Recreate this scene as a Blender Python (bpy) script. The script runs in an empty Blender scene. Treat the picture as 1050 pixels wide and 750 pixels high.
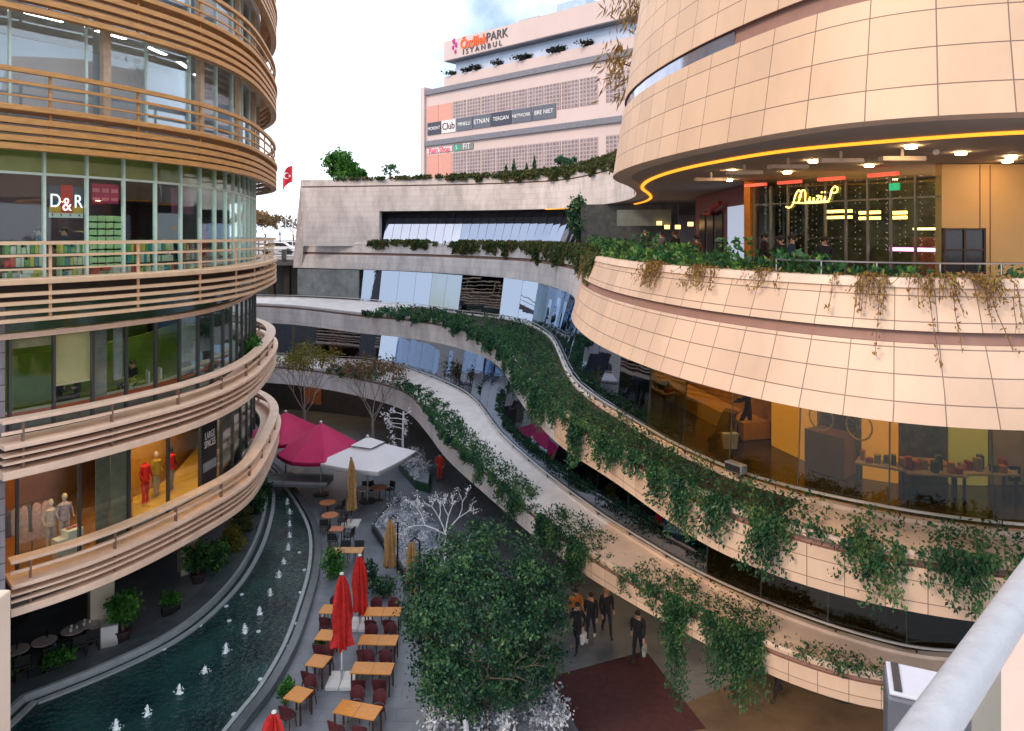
import bpy, bmesh, math, random
import numpy as np
from mathutils import Vector, Matrix
R = math.radians
rnd = random.Random(7)
rng = np.random.default_rng(11)
F, EYE, YH = 740.0, 15.0, 240.0        # focal length in photo pixels, eye height, horizon row
SC = bpy.context.scene
COL = SC.collection


def G(px, py, z=0.0):
    """point at height z seen at photo pixel (px, py)"""
    Y = F * (EYE - z) / (py - YH)
    return Vector(((px - 525) / F * Y, Y, z))


def D(px, py, Y):
    return Vector(((px - 525) / F * Y, Y, EYE - (py - YH) * Y / F))


# ------------------------------------------------------------------ materials
def _n(nt, t, **kw):
    n = nt.nodes.new(t)
    for k, v in kw.items():
        setattr(n, k, v)
    return n


def rgba(c):
    return (c[0], c[1], c[2], 1.0)


def mat(name, c, rough=0.6, metal=0.0, var=0.18, scale=3.0, bump=0.0, spec=0.5, c2=None, stretch=None):
    m = bpy.data.materials.new(name)
    m.use_nodes = True
    nt = m.node_tree
    b = nt.nodes['Principled BSDF']
    b.inputs['Roughness'].default_value = rough
    b.inputs['Metallic'].default_value = metal
    b.inputs['Specular IOR Level'].default_value = spec
    tc = _n(nt, 'ShaderNodeTexCoord')
    src = tc.outputs['Object']
    if stretch:
        mp = _n(nt, 'ShaderNodeMapping')
        mp.inputs['Scale'].default_value = stretch
        nt.links.new(src, mp.inputs[0])
        src = mp.outputs[0]
    no = _n(nt, 'ShaderNodeTexNoise')
    no.inputs['Scale'].default_value = scale
    no.inputs['Detail'].default_value = 6
    no.inputs['Roughness'].default_value = 0.65
    nt.links.new(src, no.inputs['Vector'])
    cr = _n(nt, 'ShaderNodeValToRGB')
    a = c2 if c2 else tuple(max(0, x * (1 - var)) for x in c)
    d = tuple(min(1, x * (1 + var)) for x in c)
    cr.color_ramp.elements[0].color = rgba(a)
    cr.color_ramp.elements[0].position = 0.3
    cr.color_ramp.elements[1].color = rgba(d)
    cr.color_ramp.elements[1].position = 0.7
    nt.links.new(no.outputs[0], cr.inputs[0])
    nt.links.new(cr.outputs[0], b.inputs['Base Color'])
    if bump:
        bp = _n(nt, 'ShaderNodeBump')
        bp.inputs['Strength'].default_value = bump
        bp.inputs['Distance'].default_value = 0.02
        nt.links.new(no.outputs[0], bp.inputs['Height'])
        nt.links.new(bp.outputs[0], b.inputs['Normal'])
    return m


def panel_mat(name, c1, c2, seam, w, h, mortar=0.014, rough=0.55, stain=0.35, offset=0.0, streak=(0.5, 0.12)):
    """stone cladding: joints and slab tints from the UVs (metres), weather streaks"""
    m = bpy.data.materials.new(name)
    m.use_nodes = True
    nt = m.node_tree
    L = nt.links.new
    b = nt.nodes['Principled BSDF']
    b.inputs['Roughness'].default_value = rough
    uv = _n(nt, 'ShaderNodeUVMap')
    br = _n(nt, 'ShaderNodeTexBrick', offset=offset, squash=1.0)
    br.inputs['Scale'].default_value = 1.0
    br.inputs['Mortar Size'].default_value = mortar
    br.inputs['Mortar Smooth'].default_value = 0.1
    br.inputs['Bias'].default_value = 0.0
    br.inputs['Brick Width'].default_value = w
    br.inputs['Row Height'].default_value = h
    br.inputs['Color1'].default_value = rgba(c1)
    br.inputs['Color2'].default_value = rgba(c2)
    br.inputs['Mortar'].default_value = rgba(seam)
    L(uv.outputs[0], br.inputs['Vector'])
    mp = _n(nt, 'ShaderNodeMapping')
    mp.inputs['Scale'].default_value = (1.0 / streak[0], 1.0 / (streak[0] / streak[1]), 1)
    L(uv.outputs[0], mp.inputs[0])
    no = _n(nt, 'ShaderNodeTexNoise')
    no.inputs['Scale'].default_value = 1.0
    no.inputs['Detail'].default_value = 7
    no.inputs['Roughness'].default_value = 0.7
    L(mp.outputs[0], no.inputs['Vector'])
    cr = _n(nt, 'ShaderNodeValToRGB')
    cr.color_ramp.elements[0].position = 0.33
    v = 1 - stain
    cr.color_ramp.elements[0].color = (v, v, v, 1)
    cr.color_ramp.elements[1].position = 0.58
    cr.color_ramp.elements[1].color = (1, 1, 1, 1)
    L(no.outputs[0], cr.inputs[0])
    mx = _n(nt, 'ShaderNodeMixRGB', blend_type='MULTIPLY')
    mx.inputs[0].default_value = 1
    L(br.outputs['Color'], mx.inputs[1])
    L(cr.outputs[0], mx.inputs[2])
    L(mx.outputs[0], b.inputs['Base Color'])
    bp = _n(nt, 'ShaderNodeBump', invert=True)
    bp.inputs['Strength'].default_value = 0.5
    bp.inputs['Distance'].default_value = 0.02
    L(br.outputs['Fac'], bp.inputs['Height'])
    bp2 = _n(nt, 'ShaderNodeBump')
    bp2.inputs['Strength'].default_value = 0.12
    bp2.inputs['Distance'].default_value = 0.02
    L(no.outputs[0], bp2.inputs['Height'])
    L(bp.outputs[0], bp2.inputs['Normal'])
    L(bp2.outputs[0], b.inputs['Normal'])
    return m


def glass_mat(name, tint, lo=0.06, hi=0.6, blend=0.35, rough=0.02, gcol=(0.9, 0.95, 1.0), wavy=0.0):
    m = bpy.data.materials.new(name)
    m.use_nodes = True
    nt = m.node_tree
    nt.nodes.clear()
    L = nt.links.new
    out = _n(nt, 'ShaderNodeOutputMaterial')
    tr = _n(nt, 'ShaderNodeBsdfTransparent')
    tr.inputs[0].default_value = rgba(tint)
    gl = _n(nt, 'ShaderNodeBsdfGlossy')
    gl.inputs['Roughness'].default_value = rough
    gl.inputs['Color'].default_value = rgba(gcol)
    lw = _n(nt, 'ShaderNodeLayerWeight')
    lw.inputs[0].default_value = blend
    mr = _n(nt, 'ShaderNodeMapRange')
    mr.inputs['To Min'].default_value = lo
    mr.inputs['To Max'].default_value = hi
    L(lw.outputs['Fresnel'], mr.inputs['Value'])
    if wavy:
        tc = _n(nt, 'ShaderNodeTexCoord')
        no = _n(nt, 'ShaderNodeTexNoise')
        no.inputs['Scale'].default_value = 0.9
        no.inputs['Detail'].default_value = 2
        L(tc.outputs['Object'], no.inputs['Vector'])
        bp = _n(nt, 'ShaderNodeBump')
        bp.inputs['Strength'].default_value = wavy
        bp.inputs['Distance'].default_value = 0.1
        L(no.outputs[0], bp.inputs['Height'])
        L(bp.outputs[0], gl.inputs['Normal'])
    mx = _n(nt, 'ShaderNodeMixShader')
    L(mr.outputs[0], mx.inputs[0])
    L(tr.outputs[0], mx.inputs[1])
    L(gl.outputs[0], mx.inputs[2])
    L(mx.outputs[0], out.inputs[0])
    return m


def lamp_mat(name, c, s):
    m = bpy.data.materials.new(name)
    m.use_nodes = True
    b = m.node_tree.nodes['Principled BSDF']
    b.inputs['Base Color'].default_value = rgba(c)
    b.inputs['Emission Color'].default_value = rgba(c)
    b.inputs['Emission Strength'].default_value = s
    return m


def leaf_mat(name, ramp, rough=0.5, trans=0.25):
    m = bpy.data.materials.new(name)
    m.use_nodes = True
    nt = m.node_tree
    L = nt.links.new
    b = nt.nodes['Principled BSDF']
    b.inputs['Roughness'].default_value = rough
    b.inputs['Specular IOR Level'].default_value = 0.35
    ge = _n(nt, 'ShaderNodeNewGeometry')
    cr = _n(nt, 'ShaderNodeValToRGB')
    els = cr.color_ramp.elements
    for i, (p, c) in enumerate(ramp):
        e = els[i] if i < 2 else els.new(p)
        e.position = p
        e.color = rgba(c)
    tc = _n(nt, 'ShaderNodeTexCoord')
    no = _n(nt, 'ShaderNodeTexNoise')
    no.inputs['Scale'].default_value = 1.7
    no.inputs['Detail'].default_value = 3
    L(tc.outputs['Object'], no.inputs['Vector'])
    m1 = _n(nt, 'ShaderNodeMath', operation='MULTIPLY_ADD')
    m1.inputs[1].default_value = 2.2
    m1.inputs[2].default_value = -.75
    L(no.outputs[0], m1.inputs[0])
    m2 = _n(nt, 'ShaderNodeMath', operation='MULTIPLY_ADD', use_clamp=True)
    m2.inputs[1].default_value = .6
    L(ge.outputs['Random Per Island'], m2.inputs[0])
    L(m1.outputs[0], m2.inputs[2])
    L(m2.outputs[0], cr.inputs[0])
    L(cr.outputs[0], b.inputs['Base Color'])
    tl = _n(nt, 'ShaderNodeBsdfTranslucent')
    L(cr.outputs[0], tl.inputs[0])
    mx = _n(nt, 'ShaderNodeMixShader')
    mx.inputs[0].default_value = trans
    L(b.outputs[0], mx.inputs[1])
    L(tl.outputs[0], mx.inputs[2])
    L(mx.outputs[0], nt.nodes['Material Output'].inputs[0])
    return m


# ------------------------------------------------------------------ curves in plan
def curve(pts, step=0.5):
    p = np.array([(q[0], q[1]) for q in pts], float)
    p = np.vstack([2 * p[0] - p[1], p, 2 * p[-1] - p[-2]])
    out = []
    for i in range(1, len(p) - 2):
        p0, p1, p2, p3 = p[i - 1:i + 3]
        d1 = max(np.linalg.norm(p1 - p0), 1e-6) ** .5
        d2 = max(np.linalg.norm(p2 - p1), 1e-6) ** .5
        d3 = max(np.linalg.norm(p3 - p2), 1e-6) ** .5
        m1 = (p1 - p0) / d1 - (p2 - p0) / (d1 + d2) + (p2 - p1) / d2
        m2 = (p2 - p1) / d2 - (p3 - p1) / (d2 + d3) + (p3 - p2) / d3
        m1 *= d2
        m2 *= d2
        for t in np.linspace(0, 1, 24, endpoint=False):
            out.append((2 * t**3 - 3 * t**2 + 1) * p1 + (t**3 - 2 * t**2 + t) * m1 + (-2 * t**3 + 3 * t**2) * p2 + (t**3 - t**2) * m2)
    out.append(p[-2])
    return resample(np.array(out), step)


def resample(c, step=None, n=None):
    s = arcs(c)
    if n is None:
        n = max(2, int(round(s[-1] / step)) + 1)
    t = np.linspace(0, s[-1], n)
    return np.stack([np.interp(t, s, c[:, 0]), np.interp(t, s, c[:, 1])], 1)


def smooth(c, it=10):
    c = c.copy()
    for _ in range(it):
        c[1:-1] = 0.25 * c[:-2] + 0.5 * c[1:-1] + 0.25 * c[2:]
    return c


def arcs(c):
    return np.concatenate([[0], np.cumsum(np.linalg.norm(np.diff(c, axis=0), axis=1))])


def normals(c):
    t = np.gradient(c, axis=0)
    t /= np.maximum(np.linalg.norm(t, axis=1, keepdims=True), 1e-9)
    return np.stack([t[:, 1], -t[:, 0]], 1)      # right-hand side: towards the canyon


def off(c, d):
    d = np.asarray(d)
    return c + normals(c) * (d[:, None] if d.ndim else d)


def at_s(c, s):
    a = arcs(c)
    return np.array([np.interp(s, a, c[:, 0]), np.interp(s, a, c[:, 1])])


def pxs(c):
    return 525 + F * c[:, 0] / np.maximum(c[:, 1], 0.5)


def s_at_px(c, px):
    p = pxs(c)
    a = arcs(c)
    for i in range(len(c) - 1):
        if (p[i] - px) * (p[i + 1] - px) <= 0 and c[i, 1] > 2:
            return a[i] + (a[i + 1] - a[i]) * (px - p[i]) / (p[i + 1] - p[i] + 1e-9)
    return a[-1] * .5


def heading(c, s):
    a = at_s(c, s + .05) - at_s(c, s - .05)
    return math.atan2(a[1], a[0])


# ------------------------------------------------------------------ mesh builder
class MB:
    def __init__(self):
        self.v, self.f, self.m, self.uv = [], [], [], []

    def add(self, vs, fs, m=0, uvs=None):
        o = len(self.v)
        self.v.extend([tuple(x) for x in vs])
        for i, f in enumerate(fs):
            self.f.append([k + o for k in f])
            self.m.append(m[i] if isinstance(m, (list, tuple)) else m)
            self.uv.append(uvs[i] if uvs else None)
        return self

    def box(self, c, s, rz=0.0, m=0, M=None):
        x, y, z = s[0] / 2, s[1] / 2, s[2] / 2
        vs = [Vector((a * x, b * y, d * z)) for d in (-1, 1) for a, b in ((-1, -1), (1, -1), (1, 1), (-1, 1))]
        rot = M if M else Matrix.Rotation(rz, 3, 'Z')
        vs = [rot @ q + Vector(c) for q in vs]
        return self.add(vs, [[3, 2, 1, 0], [4, 5, 6, 7], [0, 1, 5, 4], [1, 2, 6, 5], [2, 3, 7, 6], [3, 0, 4, 7]], m)

    def tube(self, path, rad, n=8, m=0):
        path = [Vector(p) for p in path]
        rs = rad if isinstance(rad, (list, tuple)) else [rad] * len(path)
        vs, fs = [], []
        up = None
        for i, p in enumerate(path):
            t = (path[min(i + 1, len(path) - 1)] - path[max(i - 1, 0)])
            t = t.normalized() if t.length > 1e-9 else Vector((0, 0, 1))
            if up is None:
                up = t.orthogonal().normalized()
            a = (up - t * up.dot(t))
            a = a.normalized() if a.length > 1e-6 else t.orthogonal().normalized()
            up = a
            b = t.cross(a)
            for k in range(n):
                w = 2 * math.pi * k / n
                vs.append(p + (a * math.cos(w) + b * math.sin(w)) * rs[i])
        for i in range(len(path) - 1):
            for k in range(n):
                fs.append([i * n + k, i * n + (k + 1) % n, (i + 1) * n + (k + 1) % n, (i + 1) * n + k])
        fs.append(list(range(n))[::-1])
        fs.append([(len(path) - 1) * n + k for k in range(n)])
        return self.add(vs, fs, m)

    def lathe(self, prof, c=(0, 0, 0), n=16, m=0, wob=None):
        c = Vector(c)
        vs, fs = [], []
        for j, (r, z) in enumerate(prof):
            for k in range(n):
                w = 2 * math.pi * k / n
                q = r * (wob(k, j) if wob else 1)
                vs.append(c + Vector((q * math.cos(w), q * math.sin(w), z)))
        for j in range(len(prof) - 1):
            for k in range(n):
                fs.append([j * n + k, j * n + (k + 1) % n, (j + 1) * n + (k + 1) % n, (j + 1) * n + k])
        fs.append(list(range(n))[::-1])
        fs.append([(len(prof) - 1) * n + k for k in range(n)])
        return self.add(vs, fs, m)

    def poly(self, pts, z0, z1, m=0, mt=None):
        """closed plan polygon extruded from z0 to z1"""
        n = len(pts)
        a = sum(pts[i][0] * pts[(i + 1) % n][1] - pts[(i + 1) % n][0] * pts[i][1] for i in range(n))
        if a < 0:
            pts = list(pts)[::-1]
        vs = [(p[0], p[1], z0) for p in pts] + [(p[0], p[1], z1) for p in pts]
        fs = [list(range(n))[::-1], list(range(n, 2 * n))] + [[i, (i + 1) % n, n + (i + 1) % n, n + i] for i in range(n)]
        ms = [m, m if mt is None else mt] + [m] * n
        return self.add(vs, fs, ms)

    def sweep(self, c, prof, lean=None, m=0, closed=False, caps=False):
        """prof: (d, z) or (d, z, k): outward offset d + k*lean at height z"""
        nrm = normals(c)
        N, K = len(c), len(prof)
        s = arcs(c)
        vs = []
        for i in range(N):
            for q in prof:
                k_l = q[2] if len(q) > 2 and lean is not None else 0
                if lean is not None and lean.ndim == 2:
                    vs.append((c[i, 0] + nrm[i, 0] * q[0] + k_l * lean[i, 0], c[i, 1] + nrm[i, 1] * q[0] + k_l * lean[i, 1], q[1] + ((q[3] if len(q) > 3 else k_l) * lean[i, 2] if lean.shape[1] > 2 else 0)))
                    continue
                d = q[0] + (k_l * lean[i] if k_l else 0)
                vs.append((c[i, 0] + nrm[i, 0] * d, c[i, 1] + nrm[i, 1] * d, q[1]))
        # v runs with height; flat steps use their depth so joints stay continuous
        fs, ms, us = [], [], []
        kk = K if closed else K - 1
        for i in range(N - 1):
            for j in range(kk):
                j2 = (j + 1) % K
                fs.append([i * K + j, (i + 1) * K + j, (i + 1) * K + j2, i * K + j2])
                ms.append(m[j] if isinstance(m, (list, tuple)) else m)
                va = prof[j][1]
                vb = prof[j2][1]
                if abs(va - vb) < .02:
                    va, vb = va + .2, va + .2 + abs(prof[j][0] - prof[j2][0])
                us.append([(s[i], va), (s[i + 1], va), (s[i + 1], vb), (s[i], vb)])
        if caps:
            fs += [[j for j in range(K)], [(N - 1) * K + j for j in range(K)][::-1]]
            mm = m[0] if isinstance(m, (list, tuple)) else m
            ms += [mm, mm]
            us += [[(prof[j][0], prof[j][1]) for j in range(K)], [(prof[j][0], prof[j][1]) for j in range(K)][::-1]]
        return self.add(vs, fs, ms, us)

    def plank(self, c, d0, d1, z0, z1, m=0, lean=None):
        return self.sweep(c, [(d0, z0), (d1, z0), (d1, z1), (d0, z1)], lean, m, closed=True, caps=True)

    def ball(self, c, r, m=0, n=10, k=7):
        r = r if isinstance(r, (list, tuple)) else (r, r, r)
        prof = [(math.sin(math.pi * (j + .02) / (k - 1 + .04)), -math.cos(math.pi * (j + .02) / (k - 1 + .04))) for j in range(k)]
        o = len(self.v)
        self.lathe(prof, (0, 0, 0), n, m)
        for i in range(o, len(self.v)):
            q = self.v[i]
            self.v[i] = (c[0] + q[0] * r[0], c[1] + q[1] * r[1], c[2] + q[2] * r[2])
        return self

    def leaves(self, P, size, m=0, up=0.0, long=1.7, dirs=None):
        """diamond leaves at points P (n,3)"""
        P = np.asarray(P, float)
        n = len(P)
        if n == 0:
            return self
        a = rng.normal(size=(n, 3)) if dirs is None else np.asarray(dirs) + rng.normal(size=(n, 3)) * .45
        a[:, 2] += up
        a /= np.linalg.norm(a, axis=1, keepdims=True)
        b = np.cross(a, rng.normal(size=(n, 3)))
        b /= np.maximum(np.linalg.norm(b, axis=1, keepdims=True), 1e-6)
        s = size * rng.uniform(.6, 1.35, (n, 1))
        A, B = a * s * long / 2, b * s / 2
        q = np.stack([P - A, P + B * .9 - A * .1, P + A, P - B * .9 - A * .1], 1).reshape(-1, 3)
        o = len(self.v)
        self.v.extend(map(tuple, q))
        self.f.extend([[o + 4 * i, o + 4 * i + 1, o + 4 * i + 2, o + 4 * i + 3] for i in range(n)])
        self.m.extend([m] * n)
        self.uv.extend([None] * n)
        return self

    def build(self, name, mats, parent=None, world=False, smooth_angle=None, bevel=0.0, loc=None):
        me = bpy.data.meshes.new(name)
        v = self.v
        if world and parent is not None:
            o = root_loc(parent)
            v = [(x - o[0], y - o[1], z - o[2]) for x, y, z in v]
        if loc is not None:
            v = [(x - loc[0], y - loc[1], z - loc[2]) for x, y, z in v]
        me.from_pydata(v, [], self.f)
        mats = mats if isinstance(mats, (list, tuple)) else [mats]
        for mm in mats:
            me.materials.append(mm)
        if len(mats) > 1:
            me.polygons.foreach_set('material_index', self.m)
        if any(u is not None for u in self.uv):
            ul = me.uv_layers.new(name='UVMap')
            flat = []
            for f, u in zip(self.f, self.uv):
                if u is None:
                    u = [(0.31 + .01 * k, 0.2) for k in range(len(f))]
                for a in u:
                    flat += [a[0], a[1]]
            ul.data.foreach_set('uv', flat)
        me.update()
        if smooth_angle:
            me.polygons.foreach_set('use_smooth', [True] * len(me.polygons))
            me.set_sharp_from_angle(angle=R(smooth_angle))
        ob = bpy.data.objects.new(name, me)
        COL.objects.link(ob)
        if loc is not None:
            ob.location = loc
        if parent is not None:
            ob.parent = parent
        if bevel:
            bm = ob.modifiers.new('edge', 'BEVEL')
            bm.width = bevel
            bm.segments = 2
            bm.limit_method = 'ANGLE'
        return ob


def root_loc(o):
    p = Vector((0, 0, 0))
    while o is not None:
        p = p + Vector(o.location)
        o = o.parent
    return p


def tag(o, label=None, cat=None, group=None, kind=None):
    if label:
        o['label'] = label
    if cat:
        o['category'] = cat
    if group:
        o['group'] = group
    if kind:
        o['kind'] = kind
    return o


def thing(name, label, cat, loc=(0, 0, 0), rz=0.0, group=None):
    o = bpy.data.objects.new(name, None)
    o.empty_display_size = .2
    COL.objects.link(o)
    o.location = loc
    o.rotation_euler = (0, 0, rz)
    return tag(o, label, cat, group)


def dup(root, loc, rz=None, label=None, group=None, scale=None):
    r = root.copy()
    COL.objects.link(r)
    r.location = loc
    if rz is not None:
        r.rotation_euler = (0, 0, rz)
    if scale is not None:
        r.scale = (scale,) * 3
    tag(r, label, None, group)
    for ch in list(root.children):
        c = ch.copy()
        COL.objects.link(c)
        c.parent = r
        for g in ch.children:
            e = g.copy()
            COL.objects.link(e)
            e.parent = c
    return r


def struct(name, mb, m, **kw):
    return tag(mb.build(name, m, **kw), kind='structure')


def text_mesh(txt, size, m, name, loc, rot, parent=None, extrude=0.01, align='CENTER', bold=0.0, xs=1.0):
    cu = bpy.data.curves.new(name, 'FONT')
    cu.body = txt
    cu.size = size
    cu.extrude = extrude
    cu.align_x = align
    cu.align_y = 'CENTER'
    cu.offset = bold
    tmp = bpy.data.objects.new('tmp_text', cu)
    COL.objects.link(tmp)
    dg = bpy.context.evaluated_depsgraph_get()
    me = bpy.data.meshes.new_from_object(tmp.evaluated_get(dg))
    bpy.data.objects.remove(tmp)
    me.materials.clear()
    me.materials.append(m)
    ob = bpy.data.objects.new(name, me)
    COL.objects.link(ob)
    o = root_loc(parent) if parent is not None else Vector((0, 0, 0))
    ob.location = Vector(loc) - o
    ob.rotation_euler = rot
    ob.scale = (xs, 1, 1)
    if parent is not None:
        ob.parent = parent
    return ob
# ------------------------------------------------------------------ palette
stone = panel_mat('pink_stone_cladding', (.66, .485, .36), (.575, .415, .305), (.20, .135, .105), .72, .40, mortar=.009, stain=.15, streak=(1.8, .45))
stone_far = panel_mat('travertine_painted_far_light', (.76, .715, .71), (.68, .64, .64), (.50, .45, .45), 1.6, .42, mortar=.007, stain=.34, offset=.5, streak=(1.1, .35))  # running-bond travertine; its paler lilac tone is far light put into colour
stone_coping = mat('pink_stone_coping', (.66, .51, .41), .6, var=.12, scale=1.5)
coping_far = mat('travertine_coping_far_light', (.72, .675, .665), .6, var=.12, scale=1.5)  # coping of the same bands, far light put into its paler colour
groove_m = mat('mauve_recess', (.27, .155, .125), .7, var=.1)
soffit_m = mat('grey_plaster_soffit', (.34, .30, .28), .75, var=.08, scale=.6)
soil = mat('dark_soil', (.035, .028, .02), .95, var=.4, scale=12, bump=.5)
steel = mat('brushed_steel', (.55, .55, .56), .28, metal=1.0, var=.08, scale=20)
pale_steel = mat('pale_handrail_steel', (.72, .70, .68), .35, metal=.6, var=.06)
dark_metal = mat('dark_bronze_metal', (.035, .035, .04), .4, metal=.3, var=.2)
mull_m = mat('pale_green_mullion', (.60, .74, .66), .35, metal=.0, var=.1)
mull_d = mat('dark_mullion', (.07, .07, .07), .4, metal=.3, var=.1)
wood_gold = mat('golden_timber_slats', (.52, .25, .07), .42, var=.28, scale=2.2, stretch=(1, 1, 9), bump=.1)
plank_m = mat('pink_beige_planks', (.86, .61, .45), .5, var=.13, scale=1.4, bump=.05)
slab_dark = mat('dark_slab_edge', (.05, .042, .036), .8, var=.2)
white_plaster = mat('white_plaster', (.72, .70, .68), .7, var=.05)
cream = mat('cream_plaster', (.66, .56, .42), .7, var=.08, scale=1)
glass_left = glass_mat('shopfront_glass', (.88, .95, .92), .03, .55, .15)
glass_up = glass_mat('office_glass', (.82, .88, .90), .10, .7, .22)
glass_right = glass_mat('clear_gallery_glass', (.62, .60, .50), .03, .7, .18, gcol=(.86, .94, 1.0), wavy=.05)
glass_far = glass_mat('gallery_glass_sky_tint', (.34, .42, .45), .36, .95, .45, gcol=(.60, .70, .86), wavy=.03)  # same glass as the near panes; mirror strength and blue paint in sky reflection
olive_glass = mat('olive_spandrel_glass', (.34, .36, .11), .12, var=.25, scale=.5)
green_glass = mat('dark_green_spandrel_glass', (.05, .10, .055), .1, var=.3, scale=.5)
lamp_warm = lamp_mat('warm_lamp', (1, .62, .28), 32)
lamp_soft = lamp_mat('soft_warm_lamp', (1, .78, .48), 12)
lamp_white = lamp_mat('white_lamp', (1, .93, .82), 14)
lamp_led = lamp_mat('amber_led_strip', (1, .36, .025), .78)
black_m = mat('black_fabric', (.012, .012, .014), .8, var=.3)

# ------------------------------------------------------------------ camera, light, sky
cam = bpy.data.cameras.new('camera')
cam.sensor_width = 36
cam.lens = F / 1050 * 36
cam.shift_y = -(375 - YH) / 1050
cam.clip_start = .05
cam.clip_end = 3000
co = bpy.data.objects.new('camera', cam)
COL.objects.link(co)
co.location = (0, 0, EYE)
co.rotation_euler = (R(90), 0, 0)
SC.camera = co

SUN_EL = 38
sun_to = Vector((-.80, -.56, 0)).normalized()
sd = Vector((sun_to.x * math.cos(R(SUN_EL)), sun_to.y * math.cos(R(SUN_EL)), math.sin(R(SUN_EL))))
sl = bpy.data.lights.new('sun', 'SUN')
sl.energy = 1.02
sl.angle = R(16)
sl.color = (1, .67, .41)
so = bpy.data.objects.new('sun', sl)
COL.objects.link(so)
so.location = (-30, -30, 60)
so.rotation_euler = sd.to_track_quat('Z', 'Y').to_euler()

w = bpy.data.worlds.new('World')
SC.world = w
w.use_nodes = True
nt = w.node_tree
bg = nt.nodes['Background']
sky = _n(nt, 'ShaderNodeTexSky', sky_type='NISHITA')
sky.sun_disc = False
sky.sun_elevation = R(SUN_EL)
sky.sun_rotation = math.atan2(sun_to.x, sun_to.y)
sky.air_density = 1.2
sky.dust_density = 2.0
tc = _n(nt, 'ShaderNodeTexCoord')
no = _n(nt, 'ShaderNodeTexNoise')
no.inputs['Scale'].default_value = 2.6
no.inputs['Detail'].default_value = 7
no.inputs['Roughness'].default_value = .55
nt.links.new(tc.outputs['Generated'], no.inputs['Vector'])
cr = _n(nt, 'ShaderNodeValToRGB')
cr.color_ramp.elements[0].position = .35
cr.color_ramp.elements[0].color = (0, 0, 0, 1)
cr.color_ramp.elements[1].position = .51
cr.color_ramp.elements[1].color = (1, 1, 1, 1)
nt.links.new(no.outputs[0], cr.inputs[0])
mx = _n(nt, 'ShaderNodeMixRGB')
mx.inputs[2].default_value = (7.4, 7.9, 8.8, 1)
nt.links.new(cr.outputs[0], mx.inputs[0])
nt.links.new(sky.outputs[0], mx.inputs[1])
nt.links.new(mx.outputs[0], bg.inputs[0])
bg.inputs[1].default_value = .10
SC.view_settings.view_transform = 'Standard'
SC.view_settings.look = 'None'
SC.view_settings.gamma = 1
SC.view_settings.exposure = 1.17
SC.cycles.use_denoising = True
SC.cycles.max_bounces = 8
SC.cycles.transparent_max_bounces = 16
SC.cycles.sample_clamp_indirect = 6

# ------------------------------------------------------------------ plan curves, left building
def ring_px(px, z):
    return [tuple(G(a, b, z)[:2]) for a, b in px]


L1 = ring_px([(11, 577), (72, 561), (144, 534), (198, 509), (252, 480), (269, 459), (283, 431)], 5.6)
L1 += [(-12.75, 39.5), (-14.7, 43), (-18.5, 46.5), (-24, 49)]
L2 = ring_px([(3, 433), (67, 422), (133, 408), (200, 392), (250, 373), (273, 355), (283, 340)], 10.0)
L2 += [(-13.3, 40), (-15.2, 43), (-18.8, 46.5), (-24, 49)]
L3 = [(-19.5, 11.0), (-17.6, 13.6), (-15.6, 16.4)] + L2
ring1 = smooth(curve(L1, .4), 12)
ring2 = smooth(curve(L2, .4), 12)
ring3 = smooth(curve(L3, .4), 12)
ext = [(-19.5, 11.0), (-17.6, 13.6), (-15.6, 16.4)]
glz1 = off(smooth(curve(ext + L1, .4), 12), -1.25)
BACKL = [(-42, 49), (-42, 9)]
FZ = {1: 4.6, 2: 9.0, 3: 13.6, 4: 18.3, 5: 22.2, 6: 26.0}

LB = thing('round_shop_building', 'curved five-storey shop building wrapped in timber slat balconies, left of the fountain pool', 'building', (-22, 30, 0))
LBk = dict(parent=LB, world=True)


def ngon(c, d):
    return [tuple(q) for q in off(c, d)] + BACKL


for k, rc in ((1, ring3), (2, ring3), (3, ring3), (4, ring3), (5, ring3), (6, ring3)):
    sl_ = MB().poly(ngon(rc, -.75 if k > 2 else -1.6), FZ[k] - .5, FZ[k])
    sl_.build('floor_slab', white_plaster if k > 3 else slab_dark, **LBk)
MB().poly(ngon(ring3, -.8), 29.6, 30.1).build('roof', slab_dark, **LBk)

post_m = mat('balcony_post_metal', (.22, .14, .10), .5)
# lower balconies: wide pink planks
for rc, ref in ((ring1, 5.6), (ring2, 10.0)):
    deck = MB().plank(rc, -.95, .12, ref - .76, ref - .64).build('balcony', plank_m, smooth_angle=30, bevel=.012, **LBk)
    MB().plank(rc, -.46, 0, ref - .09, ref).build('handrail', plank_m, deck, smooth_angle=30, bevel=.012, world=True)
    MB().plank(rc, -.16, -.08, ref - .40, ref - .32).build('lower_rail', plank_m, deck, smooth_angle=30, world=True)
    MB().plank(rc, -.34, .06, ref - .98, ref - .92).build('slat', plank_m, deck, smooth_angle=30, world=True)
    MB().plank(rc, -.34, .04, ref - 1.18, ref - 1.12).build('slat', plank_m, deck, smooth_angle=30, world=True)
    MB().plank(rc, -.80, .03, ref - 1.58, ref - 1.36).build('fascia_plank', plank_m, deck, smooth_angle=30, bevel=.012, world=True)
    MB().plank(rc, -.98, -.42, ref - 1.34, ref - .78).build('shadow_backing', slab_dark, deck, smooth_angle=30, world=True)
    for s in np.arange(.5, arcs(rc)[-1], 2.4):
        q = at_s(off(rc, -.12), s)
        h = heading(rc, s)
        MB().box((q[0], q[1], ref - .72), (.05, .10, 1.26), h).build('post', post_m, deck, world=True)

tan_plank = mat('tan_timber_planks', (.74, .50, .31), .5, var=.14, scale=1.6)
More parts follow.
